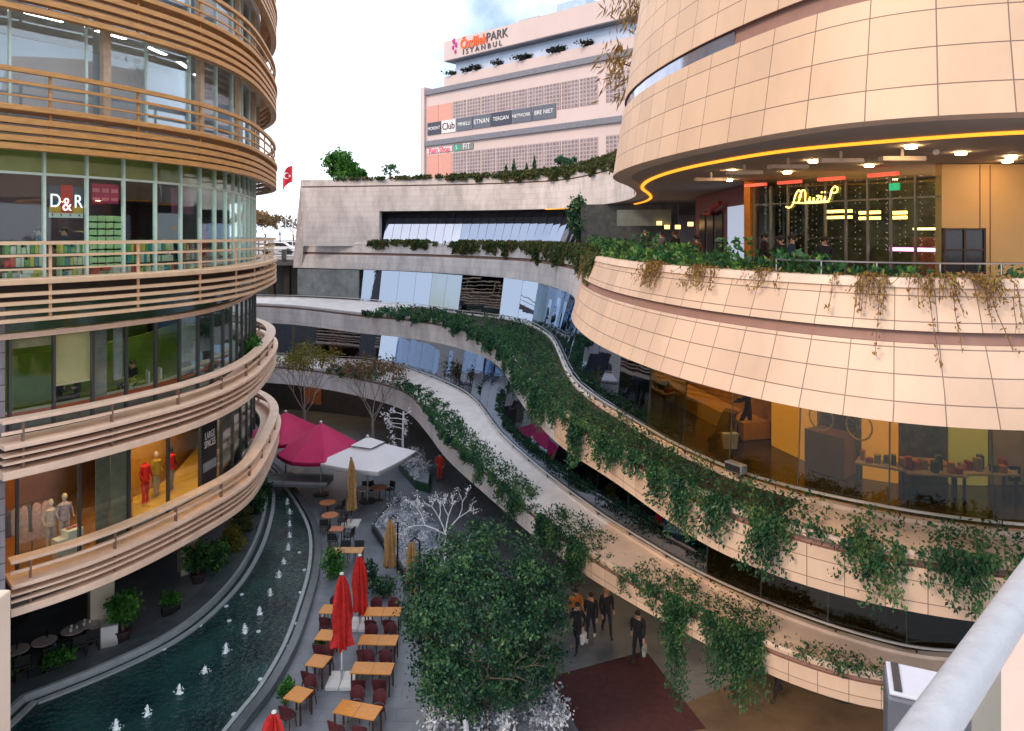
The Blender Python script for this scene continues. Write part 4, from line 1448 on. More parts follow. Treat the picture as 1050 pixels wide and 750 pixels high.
# upright planting along the drum terrace, one continuous green mass
mb = MB()
P, dr = [], []
aA = arcs(sA2)
pA = pxs(sA2)
nA = normals(sA2)
for i in range(len(sA2)):
    if sA2[i, 1] > 33 or pA[i] < 590 or pA[i] > 1120 or sA2[i, 1] < 5:
        continue
    q = pA[i]
    dens = np.interp(q, [600, 640, 760, 860, 930, 960, 985, 1020, 1060], [150, 190, 170, 120, 90, 40, 50, 70, 60])
    hh = np.interp(q, [600, 640, 760, 860, 960, 1020, 1060], [.75, .85, .75, .62, .35, .5, .42])
    k = int(dens)
    ph = .72 + .28 * math.sin(aA[i] * 3.1) + .2 * math.sin(aA[i] * 7.7)
    for _ in range(k):
        o = -.75 + .62 * rng.random()
        e = rng.normal() * .22
        P.append((sA2[i, 0] + nA[i, 0] * o - nA[i, 1] * e, sA2[i, 1] + nA[i, 1] * o + nA[i, 0] * e, 14.02 + hh * ph * rng.random() ** .8))
        dr.append((nA[i, 0] * .4, nA[i, 1] * .4, .5))
mb.leaves(np.array(P), .085, dirs=dr)
tag(mb.build('terrace_planting', lf_mix), 'leafy green planting filling the trough along the drum terrace', 'planting', kind='stuff')
# thin guard rail in that planting
gr_ = thing('terrace_guard_rail', 'thin grey guard rail standing in the planting of the drum terrace', 'railing', (5, 14, 14.2))
seg = np.array([at_s(off(sA2, -.18), s) for s in np.linspace(s_at_px(sA2, 845) - 1, s_at_px(sA2, 1050) + 5, 40)])
MB().tube([(q[0], q[1], 14.52) for q in seg], .016, 6).build('rail', steel, gr_, world=True)
for i in range(0, 40, 4):
    MB().tube([(seg[i][0], seg[i][1], 14.0), (seg[i][0], seg[i][1], 14.52)], .013, 6).build('post', steel, gr_, world=True)


def dry_tuft(px, length, width, n, label, m=lf_dry):
    c = at_s(sA2, s_at_px(sA2, px))
    h = heading(sA2, s_at_px(sA2, px))
    nn = np.array([math.sin(h), -math.cos(h)])
    tt = np.array([math.cos(h), math.sin(h)])
    g = (c[0], c[1], 14.3)
    t = thing('dry_trailing_vine', label, 'vine', g, 0, 'dry vines on the drum parapet')
    st, lv, dd = MB(), [], []
    for _ in range(n):
        s0_ = rnd.gauss(0, width * .5)
        ln = length * rnd.uniform(.25, 1.0)
        slope = abs(leanA[np.argmin(abs(pA - px) + (sA2[:, 1] > 33) * 999)]) / 2.18
        path = []
        sw = rnd.gauss(0, .12)
        for k in range(7):
            r = k / 6
            o = -.15 + .24 * min(1, r * 5) + slope * ln * r + .03 * math.sin(r * 9 + s0_)
            z = .12 * math.sin(min(1, r * 4) * 1.57) - ln * r
            e = s0_ * (1 + .25 * r) + sw * r
            path.append((nn[0] * o + tt[0] * e, nn[1] * o + tt[1] * e, z))
        st.tube(path, [.006] * 6 + [.003], 4)
        for k in range(int(26 * ln) + 3):
            r = rnd.random()
            i = min(5, int(r * 6))
            p = Vector(path[i]).lerp(Vector(path[i + 1]), r * 6 - i)
            lv.append(p + Vector((rnd.gauss(0, .03), rnd.gauss(0, .03), rnd.gauss(0, .02))))
            dd.append((nn[0] * .3, nn[1] * .3, -.8))
    st.build('stem', mat('dry_stem', (.14, .07, .035), .9), t)
    MB().leaves(np.array(lv), .034, dirs=dd, long=2.2).build('foliage', m, t)


for a_ in ((604, 1.15, 1.1, 80, 'thickest golden tuft, hanging at the far corner where the drum parapet turns away'),
           (673, .75, .55, 42, 'golden-yellow tuft hanging next along from the corner tuft on the drum parapet'),
           (722, .62, .45, 26, 'sparse golden tuft hanging below the orange column on the drum parapet'),
           (783, .5, .5, 12, 'thin brown vine hanging between the golden tufts and the restaurant sign, drum parapet'),
           (893, .75, .25, 18, 'yellow-green vine hanging below the right half of the restaurant window'),
           (957, .6, .5, 20, 'wispy brown vine hanging below the left edge of the tan wall'),
           (1008, .65, .35, 22, 'wispy brown vine hanging below the middle of the tan wall')):
    dry_tuft(*a_)
for px, ln in ((857, 1.25), (886, 1.35), (908, 1.35), (944, 1.5), (971, 1.6), (1004, 1.5), (1037, 1.35)):
    dry_tuft(px, ln, .06, 2, 'single bare brown strand hanging almost to the lower edge of the drum', lf_dry)


def grow(mb, p, d, L, r, lvl, tips, spread=.55, n=3, upb=.15):
    d = d.normalized()
    q = p + d * L
    mid = p + d * L * .5 + Vector((rnd.gauss(0, .05), rnd.gauss(0, .05), rnd.gauss(0, .03))) * L
    mb.tube([p, mid, q], [r, r * .82, r * .62], 6 if r > .02 else 4)
    if lvl == 0:
        tips.append(q)
        tips.append(mid)
        return
    for k in range(n):
        a_ = 6.28 * k / n + rnd.uniform(-.5, .5)
        o = d.orthogonal().normalized()
        o = Matrix.Rotation(a_, 3, d) @ o
        nd = d + o * spread * rnd.uniform(.6, 1.3) + Vector((0, 0, upb))
        grow(mb, q if k else mid.lerp(q, .8), nd, L * rnd.uniform(.62, .86), r * .62, lvl - 1, tips, spread, n, upb)


# the big evergreen on the plaza
g = G(499, 762)
tcen = D(495, 640, 21.7)
bt = thing('evergreen_tree', 'dense dark green round-crowned tree standing in the white bed on the plaza', 'tree', (g.x, g.y, 0))
tr = MB()
tips = []
tr.tube([(0, 0, 0), (.02, .02, .8), (-.03, .05, 1.7)], [.13, .10, .085], 9)
for k in range(7):
    a_ = 6.28 * k / 7 + .3
    grow(tr, Vector((-.02, .04, 1.2 + .09 * k)), Vector((math.cos(a_) * .75, math.sin(a_) * .75, .75)), 1.0, .05, 3, tips, .6, 3, .12)
grow(tr, Vector((-.03, .05, 1.7)), Vector((0, 0, 1)), 1.1, .07, 3, tips, .6, 3, .1)
tr.build('trunk', bark, bt)
cl = rng.normal(size=(310, 3))
cl /= np.linalg.norm(cl, axis=1, keepdims=True)
ang = np.arctan2(cl[:, 1], cl[:, 0])
lump = 1 + .08 * np.sin(ang * 3 + .6) + .07 * np.sin(ang * 6 + cl[:, 2] * 5) + .06 * np.sin(ang * 11 + cl[:, 2] * 9)
rad_ = rng.uniform(.35, 1.0, 310) ** .42
cl = cl * (rad_ * lump)[:, None] * np.array([2.45, 2.3, 2.55]) + np.array([tcen.x - g.x, tcen.y - g.y + .2, tcen.z + .1])
cl = cl[(cl[:, 2] > 1.0)]
n = 40000
j = rng.integers(0, len(cl), n)
P = cl[j] + rng.normal(size=(n, 3)) * (.20, .20, .15)
MB().leaves(P, .07, up=.2).build('crown', lf_dark, bt)


def bare_tree(px, py, Y, h, label, leafm, nleaf, barkm, name='tree', spread=.5, n=3, lv=3, top_only=True, leaf=.10, L0=None):
    g = Vector(((px - 525) / F * Y, Y, 0))
    t = thing(name, label, 'tree', g)
    b_ = MB()
    tp_ = []
    tk = h * .38
    b_.tube([(0, 0, 0), (.03, 0, tk * .5), (0, .03, tk)], [.12, .10, .085], 8)
    for k in range(5):
        a_ = 6.28 * k / 5 + rnd.random()
        grow(b_, Vector((0, .03, tk * (.88 + .03 * k))), Vector((math.cos(a_) * .55, math.sin(a_) * .55, 1)), L0 or h * .20, .045, lv, tp_, spread, n, .22)
    b_.build('trunk', barkm, t)
    T = np.array([tuple(q) for q in tp_])
    if nleaf:
        zt = np.quantile(T[:, 2], .45) if top_only else -1
        T2 = T[T[:, 2] > zt]
        P = T2[rng.integers(0, len(T2), nleaf)] + rng.normal(size=(nleaf, 3)) * .17
        MB().leaves(P, leaf).build('crown', leafm, t)
    return t


bare_tree(312, 470, 49, 8.2, 'slender tree with thinning yellow-green leaves, behind the pink parasols', lf_autumn, 2600, bark_pale)
bare_tree(382, 470, 47.5, 7.6, 'slender tree with thin rusty leaves and bare twigs, behind the big white parasol', lf_rust, 1700, bark_pale)

# white-sprayed bare trees of the winter decoration
gw_ = G(456, 588)
wt = thing('white_decorated_tree', 'bare white-sprayed tree with wide flower-tipped branches beside the big evergreen', 'tree', gw_)
b_ = MB()
tp_ = []
b_.tube([(0, 0, 0), (0, 0, .9), (.03, 0, 1.75)], [.075, .065, .055], 7)
for dv, L_ in (((-1, .1, .42), 1.0), ((.75, .1, .95), .95), ((.15, .3, 1.0), .8), ((-.35, .2, .8), .8)):
    grow(b_, Vector((.03, 0, 1.7)), Vector(dv), L_, .036, 2, tp_, .6, 2, .08)
b_.tube([(0, 0, 1.25), (.6, 0, 1.27), (1.25, .0, 1.2)], [.04, .035, .03], 6)
b_.tube([(0, 0, .3), (-.6, -.1, .5), (-1.0, -.1, .55)], [.03, .025, .015], 6)
b_.build('trunk', white_bark, wt)
T = np.array([tuple(q) for q in tp_])
MB().leaves(T[rng.integers(0, len(T), 520)] + rng.normal(size=(520, 3)) * .07, .05).build('foliage', white_bark, wt)
MB().lathe([(.22, 0), (.20, .1), (.10, .35), (.03, .55), (.0, .58)], (0, 0, 0), 10).build('cone_ornament', white_plaster, wt).location = (1.15, 0, 1.2)
g2 = G(413, 482)
wt2 = thing('white_branched_pole', 'white ladder-like bare trunk with short side branches behind the big white parasol', 'tree', g2)
b_ = MB()
tp_ = []
b_.tube([(0, 0, 0), (0, 0, 1.8), (.05, 0, 3.7)], [.09, .08, .06], 7)
for z, dx in ((1.3, -.9), (1.9, -.8), (2.3, .35), (2.6, -1.0), (2.9, -1.1), (3.2, -1.3), (3.5, -.9), (3.0, .4), (3.5, .7)):
    grow(b_, Vector((.02, 0, z)), Vector((dx, rnd.gauss(0, .3), .22)), abs(dx) * .6, .03, 1, tp_, .5, 2, .08)
b_.build('trunk', white_bark, wt2)
T = np.array([tuple(q) for q in tp_])
MB().leaves(T[rng.integers(0, len(T), 260)] + rng.normal(size=(260, 3)) * .1, .10).build('foliage', white_bark, wt2)


# white flower beds: rim, soil and one mass of frosted planting each
def bed(poly, label, n, hh, lab_bed, leaf=.07, rimm=None, zr=.36):
    pts = [(G(*q).x, G(*q).y) for q in poly]
    cx, cy = np.mean([p[0] for p in pts]), np.mean([p[1] for p in pts])
    t = thing('planter_bed', lab_bed, 'planter', (cx, cy, 0))
    MB().poly(pts, 0, zr).build('rim', rimm or mat('charcoal_planter_rim', (.03, .032, .036), .5, var=.2), t, world=True, bevel=.02)
    ins = [(cx + (x - cx) * .93, cy + (y - cy) * .93) for x, y in pts]
    MB().poly(ins, zr + .004, zr + .02).build('soil', mat('pale_gravel_soil', (.26, .28, .32), .9, var=.5, scale=8, bump=.5), t, world=True)
    # rejection sample inside the polygon
    x0, x1 = min(p[0] for p in ins), max(p[0] for p in ins)
    y0, y1 = min(p[1] for p in ins), max(p[1] for p in ins)
    def inside(x, y):
        c_ = False
        for i in range(len(ins)):
            a, b = ins[i], ins[i - 1]
            if (a[1] > y) != (b[1] > y) and x < (b[0] - a[0]) * (y - a[1]) / (b[1] - a[1]) + a[0]:
                c_ = not c_
        return c_
    cl_ = []
    while len(cl_) < max(10, n // 90):
        x, y = rnd.uniform(x0, x1), rnd.uniform(y0, y1)
        if inside(x, y):
            cl_.append((x, y, zr + hh * rnd.uniform(.3, 1)))
    cl_ = np.array(cl_)
    P = cl_[rng.integers(0, len(cl_), n)] + rng.normal(size=(n, 3)) * (.17, .17, .13)
    P[:, 2] = np.maximum(P[:, 2], zr + .03)
    tag(MB().leaves(P, leaf, up=.4).build('frosted_planting', lf_frost), label, 'planting', kind='stuff')


bed([(381, 545), (400, 522), (428, 517), (442, 536), (452, 566), (440, 600), (414, 594)], 'white-frosted low planting in the kite-shaped bed under the tan parasols', 3600, .42, 'dark-rimmed kite-shaped planter bed under the closed tan parasols')
bed([(409, 482), (424, 474), (441, 492), (440, 506), (426, 502)], 'white-frosted bushes in the small green planter by the big white parasol', 1900, .55, 'small dark green planter bed beside the big white parasol', .085, mat('dark_green_planter', (.015, .06, .03), .6), .5)
bed([(437, 775), (446, 705), (480, 690), (545, 693), (575, 728), (585, 775)], 'white-frosted planting round the foot of the big evergreen', 6500, .5, 'planter bed round the foot of the big evergreen tree')
# pale square slab in the kite-shaped bed
sl_p = [G(424, 540, .42), G(450, 538, .42), G(453, 562, .42), G(424, 566, .42)]
tag(MB().poly([(q.x, q.y) for q in sl_p], .39, .43).build('stone_slab', mat('blue_grey_slab', (.20, .23, .29), .5)), 'flat blue-grey square slab lying in the kite-shaped white bed', 'slab')
# two plain white reindeer-like posts are left as simple branches: white driftwood in the evergreen's bed
b_ = MB()
tp_ = []
grow(b_, Vector((0, 0, 0)), Vector((-.15, 0, 1)), .8, .10, 1, tp_, .7, 3, .1)
o = b_.build('white_driftwood', white_bark)
o.location = tuple(G(478, 752, .36))
tag(o, 'white painted forked branch standing in front of the big evergreen trunk', 'ornament')

# potted plants by the pool's left bank
pot_dark = mat('dark_pot', (.045, .03, .028), .6, var=.2)


def pot(t, r0, r1, h, m):
    MB().lathe([(r0, 0), (r1, h), (r1 + .03, h), (r1 + .03, h + .05), (r1 - .03, h + .05), (r1 - .05, h - .02), (.0, h - .02)], (0, 0, 0), 18).build('pot', m, t, smooth_angle=35)


def potted(px, py, r, hpot, hst, crown, n, m, leaf, name, label):
    g = G(px, py)
    t = thing(name, label, 'potted plant', g)
    pot(t, r * .75, r, hpot, pot_dark)
    b_ = MB()
    for k in range(3):
        b_.tube([(0, 0, hpot), (rnd.gauss(0, .04), rnd.gauss(0, .04), hpot + hst * .5), (rnd.gauss(0, .2) * crown[0], rnd.gauss(0, .2) * crown[1], hpot + hst + crown[2])], [.03, .025, .012], 6)
    b_.build('stem', bark, t)
    nc = max(8, n // 30)
    C_ = rng.normal(size=(nc, 3))
    C_ /= np.linalg.norm(C_, axis=1, keepdims=True)
    C_ = C_ * (rng.uniform(.3, 1, (nc, 1)) ** .5) * np.array(crown) + np.array([0, 0, hpot + hst + crown[2] * .9])
    P = C_[rng.integers(0, nc, n)] + rng.normal(size=(n, 3)) * .09
    MB().leaves(P, leaf, up=.1).build('foliage', m, t)
    return t


potted(126, 659, .26, .42, .35, (.55, .55, .55), 1500, lf_bright, .085, 'potted_tree', 'small bright leafy tree in a round dark pot next to the white cube')
potted(203, 597, .30, .36, .25, (.65, .6, .6), 1500, lf_mix, .095, 'potted_tree', 'loose dark leafy tree in a wide dark pot left of the dense bank of shrubs')
for px, py, sx, n, lab in ((60, 692, .8, 900, 'rectangular black planter of fresh green leaves between the pale round tables and the pool'), (175, 629, .65, 700, 'rectangular black planter of fresh green leaves between the two potted trees'), (6, 700, .5, 500, 'black planter of fresh green leaves cut by the left frame edge')):
    g = G(px, py)
    t = thing('planter_box', lab, 'planter', g, R(38))
    MB().box((0, 0, .2), (sx, .36, .4)).build('box', black_m, t, bevel=.02)
    P = rng.normal(size=(n, 3)) * (sx * .27, .13, .13) + (0, 0, .56)
    MB().leaves(P, .07, up=.5).build('foliage', lf_bright, t)
for px, py, r, n, m, lab in ((222, 588, (.6, .5, .75), 1300, lf_mix, 'tall dark shrub in the bank of plants nearest the potted tree'), (238, 572, (.6, .5, .7), 1300, lf_autumn, 'yellow-flecked shrub in the middle of the bank of plants by the pool'), (249, 552, (.6, .55, .8), 1300, lf_grass, 'olive shrub at the far part of the bank of plants by the pool'), (262, 533, (.55, .5, .9), 1200, lf_ivy, 'dark green shrub closest to the footbridge under the drum balcony'), (271, 515, (.4, .4, .7), 700, lf_ivy, 'small dark shrub directly beside the footbridge end')):
    shrub(G(px, py), r, n, m, .095, 'pool_shrub', lab, group='bank of plants by the pool')
# shrubs along the tables
for px, py, r, n, m, lab in ((342, 592, (.5, .5, .6), 1100, lf_bright, 'green shrub at the far end of the row, left of the red parasols'), (329, 670, (.28, .28, .32), 420, lf_bright, 'small round green plant beside the second single table from the front'), (294, 722, (.34, .34, .38), 500, lf_bright, 'small leafy plant at the pool edge beside the nearest single table'), (380, 600, (.38, .4, .5), 600, lf_dark, 'dark shrub right of the red parasols, farther of two'), (393, 612, (.55, .4, .4), 800, lf_dark, 'dark low shrub right of the red parasols, next to the farthest double table')):
    shrub(G(px, py), r, n, m, .075, 'small_shrub', lab)
# plant on the tip of the second balcony
for px, py, Y, r, lab in ((266, 350, 32.3, (.4, .4, .7), 'bright green shrub at the rounded tip of the second balcony'), (271, 338, 35, (.35, .4, .45), 'smaller green shrub behind the one at the tip of the second balcony')):
    q = D(px, py, Y)
    shrub((q.x - .3, q.y, 9.02), r, 800, lf_bright, .09, 'balcony_shrub', lab)

# roof planting and far trees
def far_bush(px, py, Y, r, n, leaf, m, name, label, base_z, cat='tree'):
    q = D(px, py, Y)
    t = thing(name, label, cat, (q.x, q.y, base_z))
    MB().tube([(0, 0, 0), (0, 0, q.z - base_z)], [.12, .05], 6).build('trunk', bark, t)
    nc = max(10, n // 45)
    C_ = rng.normal(size=(nc, 3))
    C_ /= np.linalg.norm(C_, axis=1, keepdims=True)
    C_ = C_ * (rng.uniform(.2, 1, (nc, 1)) ** .5) * np.array(r)
    P = C_[rng.integers(0, nc, n)] + rng.normal(size=(n, 3)) * np.array(r) * .17 + (0, 0, q.z - base_z)
    MB().leaves(P, leaf).build('crown', m, t)


far_bush(349, 170, 64, (1.35, 1.2, 1.2), 2600, .2, lf_bright, 'roof_tree', 'round bright green tree on the roof above the far stone wall', 19.3)
far_bush(366, 177, 65, (.8, .8, .6), 900, .2, lf_bright, 'roof_tree', 'smaller green bush touching the round roof tree', 19.3)
far_bush(400, 174, 66, (.8, .8, .6), 260, .16, lf_ivy, 'roof_tree', 'sparse airy bush on the roof right of the round tree', 19.3)
far_bush(579, 164, 57, (.8, .8, .5), 900, .14, lf_dark, 'roof_bush', 'clipped dark ball-shaped bush at the roof edge below the tower', 19.3, 'bush')
for px, h, lab in ((519, .9, 'tiny cone-shaped conifer, leftmost on the roof edge'), (527, 1.3, 'cone-shaped conifer, second on the roof edge, thicker'), (540, 1.0, 'cone-shaped conifer, third on the roof edge'), (548, 1.5, 'cone-shaped conifer, tallest on the roof edge'), (558, .8, 'tiny cone-shaped conifer nearest the clipped ball bush')):
    q = D(px, 175, 59)
    t = thing('roof_conifer', lab, 'conifer', (q.x, q.y, 19.3))
    MB().tube([(0, 0, 0), (0, 0, .5)], .05, 5).build('trunk', bark, t)
    r_ = rng.random(500) ** .6
    a_ = rng.uniform(0, 6.28, 500)
    P = np.stack([np.cos(a_) * .38 * r_ * rng.random(500), np.sin(a_) * .38 * r_ * rng.random(500), .3 + h * 1.2 * (1 - r_)], 1)
    MB().leaves(P, .11).build('crown', lf_dark, t)
# columnar dark shrub at the third-level window
q = G(594, 244, 13.6)
far_bush(594, 224, 46, (.75, .75, 1.3), 1600, .16, lf_dark, 'terrace_conifer', 'dark upright bush on the top terrace at the end of the long window', 13.6)
# dry grass hanging off the upper drum's far side
for px, py, Y, ln, wd, lab in ((650, 12, 27.5, 1.0, .5, 'dry brown grass clump at the top edge of the upper drum'), (634, 70, 27.5, 1.4, .45, 'dry brown grass clump hanging at the left flank of the upper drum')):
    q = D(px, py, Y)
    mb = MB()
    nn_ = 260
    P = rng.normal(size=(nn_, 3)) * (wd, wd, ln * .35)
    mb.leaves(P, .07, long=6, dirs=np.tile((-.3, -.1, -.9), (nn_, 1)))
    t = thing('dry_grass_clump', lab, 'grass clump', q)
    mb.build('foliage', lf_dry, t)
    MB().tube([(0, 0, .2), (.5, .1, .1), (1.4, .2, 0)], .03, 5).build('stem', bark, t)

for px, h, n, m, lab in ((262, 6.5, 700, lf_orange, 'orange-leaved street tree behind the drum edge, in the gap'), (272, 5.6, 800, lf_orange, 'russet street tree left of the flagpole, in the gap'), (287, 6.0, 160, lf_rust, 'nearly bare street tree behind the flag, in the gap'), (301, 5.0, 120, lf_rust, 'nearly bare thin street tree against the stone wall end, in the gap'), (250, 6, 600, lf_orange, 'orange street tree mostly behind the bookshop glass')):
    Y = 104 + rnd.uniform(-4, 8)
    t = bare_tree(px, 0, Y, h, lab, m, n, bark, 'street_tree', .6, 3, 3, False, .30)
    t.location.z = 12.6
# parked cars on the far street
def car(px, py, Y, c, lab):
    q = D(px, py, Y)
    t = thing('parked_car', lab, 'car', (q.x, q.y, 12.6), R(8))
    b_ = MB()
    prof = [(-2.1, .35), (2.1, .35), (2.15, .75), (1.5, .88), (.85, 1.4), (-1.0, 1.42), (-1.7, .95), (-2.15, .85)]
    n = len(prof)
    vs = [(x, -.85, z) for x, z in prof] + [(x, .85, z) for x, z in prof]
    b_.add(vs, [list(range(n)), list(range(n, 2 * n))[::-1]] + [[(i + 1) % n, i, n + i, n + (i + 1) % n] for i in range(n)])
    b_.build('body', mat('car_paint', c, .25, var=.03), t, bevel=.06)
    MB().add([(.72, -.86, 1.33), (1.3, -.86, .92), (-1.45, -.86, .97), (-.95, -.86, 1.35)], [[0, 1, 2, 3]]).build('side_window', black_m, t)
    for x in (-1.3, 1.3):
        for y in (-.85, .85):
            w_ = MB().lathe([(.02, -.1), (.32, -.1), (.34, 0), (.32, .1), (.02, .1)], (0, 0, 0), 14).build('wheel', black_m, t)
            w_.rotation_euler = (R(90), 0, 0)
            w_.location = (x, y, .34)


car(285, 250, 86, (.75, .76, .78), 'white parked car left on the far street, seen in the gap')
car(299, 252, 95, (.55, .57, .60), 'silver parked car on the far street close to the stone wall end')
# ------------------------------------------------------------------ tables and chairs
top_or = mat('orange_varnished_wood', (.62, .24, .03), .35, var=.22, scale=5, stretch=(1, 6, 1))
top_rd = mat('russet_round_wood', (.46, .17, .07), .4, var=.2, scale=5)
leg_m = mat('dark_wood_leg', (.055, .025, .015), .5, var=.2)
seat_red = mat('oxblood_upholstery', (.085, .012, .016), .7, var=.25, scale=8)
rattan = mat('black_rattan', (.018, .02, .022), .6, var=.4, scale=25, bump=.4)
pale_top = mat('pale_stone_top', (.50, .42, .40), .35, var=.15, scale=4)


def make_table(name, w, d, round_=False, m=top_or, legs=4):
    t = thing(name, 'table', 'table')
    if round_:
        MB().lathe([(0, .70), (w / 2 - .02, .70), (w / 2, .715), (w / 2, .735), (w / 2 - .01, .745), (0, .745)], (0, 0, 0), 26).build('tabletop', m, t, smooth_angle=35)
        MB().tube([(0, 0, .03), (0, 0, .70)], .035, 8).lathe([(.22, 0), (.22, .02), (.05, .05), (.0, .05)], (0, 0, 0), 14).build('pedestal', leg_m, t)
    else:
        MB().box((0, 0, .727), (w, d, .035)).build('tabletop', m, t, bevel=.006)
        for a, b in ((-1, -1), (1, -1), (1, 1), (-1, 1)):
            MB().box((a * (w / 2 - .05), b * (d / 2 - .05), .3525), (.045, .045, .705)).build('leg', leg_m, t)
    return t


def make_chair(kind):
    t = thing('cafe_chair', 'chair', 'chair')
    if kind == 'red':
        MB().lathe([(.0, .40), (.21, .40), (.225, .43), (.215, .47), (.15, .49), (0, .49)], (0, 0, 0), 18).build('seat', seat_red, t, smooth_angle=40)
        b_ = MB()
        n, nz = 13, 5
        vs = []
        for lay in (0, 1):
            for i in range(n):
                a_ = R(-62 + 124 * i / (n - 1))
                for k in range(nz):
                    v = k / (nz - 1)
                    hh = .52 + v * (.36 * math.cos(a_ * .95) ** .7 + .0)
                    rr = .235 + .035 * v - lay * .035
                    vs.append((rr * math.sin(a_), -rr * math.cos(a_) - .03 * v, hh))
        fs = []
        m2 = n * nz
        for i in range(n - 1):
            for k in range(nz - 1):
                a = i * nz + k
                fs.append([a, a + 1, a + nz + 1, a + nz])
                fs.append([m2 + a, m2 + a + nz, m2 + a + nz + 1, m2 + a + 1])
            fs.append([i * nz + nz - 1, m2 + i * nz + nz - 1, m2 + (i + 1) * nz + nz - 1, (i + 1) * nz + nz - 1])
            fs.append([i * nz, (i + 1) * nz, m2 + (i + 1) * nz, m2 + i * nz])
        for i in (0, n - 1):
            for k in range(nz - 1):
                a = i * nz + k
                fs.append([a, m2 + a, m2 + a + 1, a + 1])
        b_.add(vs, fs)
        b_.build('backrest', seat_red, t, smooth_angle=40)
        lm = leg_m
    else:
        MB().box((0, 0, .44), (.44, .42, .05)).build('seat', rattan, t, bevel=.015)
        MB().box((0, -.21, .68), (.44, .035, .34), M=Matrix.Rotation(R(8), 3, 'X')).build('backrest', rattan, t, bevel=.012)
        for x in (-.21, .21):
            MB().tube([(x, -.2, .46), (x, -.19, .64), (x, .12, .64), (x, .15, .45)], .016, 6).build('armrest', rattan, t)
        lm = rattan
    for a, b in ((-1, -1), (1, -1), (1, 1), (-1, 1)):
        MB().tube([(a * .15, b * .15, .42), (a * .19, b * .19, 0)], [.02, .014], 6).build('leg', lm, t)
    return t


protos = {}


def place_chair(kind, x, y, rz, label, group):
    if kind not in protos:
        o = protos[kind] = make_chair(kind)
        o.location = (x, y, 0)
        o.rotation_euler = (0, 0, rz)
        return tag(o, label, None, group)
    return dup(protos[kind], (x, y, 0), rz, label, group)


tprotos = {}


def place_table(key, args, x, y, rz, label, group):
    if key not in tprotos:
        o = tprotos[key] = make_table(*args)
        o.location = (x, y, 0)
        o.rotation_euler = (0, 0, rz)
        return tag(o, label, None, group)
    return dup(tprotos[key], (x, y, 0), rz, label, group)


SING = [(306, 711.5, -20, 'nearest the camera'), (326.7, 677.5, -13, 'second from the front'), (334.7, 651, -7, 'third from the front'), (338, 624.5, -4, 'farthest, half behind the red parasol')]
for px, py, rz, w_ in SING:
    g = G(px, py, .745)
    a = R(rz)
    place_table('single', ('square_table', .66, .66), g.x, g.y, a, 'small square orange table along the pool edge, ' + w_, 'orange square tables along the pool')
    for sgn, ww in ((1, 'far'), (-1, 'near')):
        cx, cy = g.x - math.sin(a) * .56 * sgn, g.y + math.cos(a) * .56 * sgn
        place_chair('red', cx + rnd.gauss(0, .03), cy, a + (math.pi if sgn > 0 else 0) + R(rnd.gauss(0, 8)), 'dark red chair on the %s side of the square orange table %s' % (ww, w_.split(',')[0]), 'dark red chairs at the orange tables')
DOUB = [(367, 727.5, -15, 'nearest the camera'), (382, 685, -3, 'right of the white base'), (388, 656, -2, 'third from the front, by the evergreen'), (393, 627, 0, 'farthest, beside the dark shrubs')]
for px, py, rz, w_ in DOUB:
    g = G(px, py, .745)
    a = R(rz)
    t = place_table('double', ('double_table', 1.34, .64), g.x, g.y, a, 'long double orange table, ' + w_, 'orange double tables')
    for sgn, ww in ((1, 'far'), (-1, 'near')):
        for sx, wx in ((-.33, 'left'), (.33, 'right')):
            cx, cy = g.x + math.cos(a) * sx - math.sin(a) * .56 * sgn, g.y + math.sin(a) * sx + math.cos(a) * .56 * sgn
            place_chair('red', cx + rnd.gauss(0, .03), cy + rnd.gauss(0, .03), a + (math.pi if sgn > 0 else 0) + R(rnd.gauss(0, 8)), 'dark red chair, %s %s seat of the long orange table %s' % (ww, wx, w_.split(',')[0]), 'dark red chairs at the orange tables')
# joint line between the two tops of each double table
jl = MB().box((0, 0, .7465), (.008, .64, .006)).build('joint', leg_m, tprotos['double'])
for o in [q for q in bpy.data.objects if q.name.startswith('double_table') and q is not tprotos['double']]:
    c = jl.copy()
    COL.objects.link(c)
    c.parent = o
for (px, py, key, args, lab, chs) in (
        (336, 515, 'roundr', ('round_table', .86, .86, True, top_rd), 'russet round table at the end of the footbridge', ((.62, .1, 80),)),
        (338.5, 528, 'roundr', None, 'russet round table second from the footbridge', ((.62, .05, 85), (-.1, -.62, 0))),
        (345.6, 542, 'squares', ('square_table', .66, .6, False, top_rd), 'small reddish square table between round and long ones', ((.6, -.1, 75), (-.05, -.6, 0))),
        (357, 564, 'doubler', ('double_table', 1.34, .6, False, mat('faded_orange_wood', (.60, .30, .12), .4, var=.2)), 'faded orange long table behind the red parasols', ((-.3, .56, 180), (.35, .56, 180), (-.3, -.56, 0))),
        (389, 499.5, 'roundo', ('round_table', .95, .95, True, top_rd), 'orange-brown round table under the big white parasol', ((.5, .5, 140), (-.5, .5, 220))),
        (372, 501, 'roundw', ('round_table', .9, .9, True, pale_top), 'pale round table under the big white parasol', ((-.6, .2, 260), (0, .65, 180)))):
    g = G(px, py, .745)
    place_table(key, args or ('round_table', .86, .86, True, top_rd), g.x, g.y, 0, lab, None)
    for i, (dx, dy, rz) in enumerate(chs):
        place_chair('rattan', g.x + dx, g.y + dy, R(rz), 'black %s chair %s the %s' % ('rattan', ('at', 'also at', 'near')[i], lab.replace('russet ', '')), 'black rattan chairs at the rear tables')
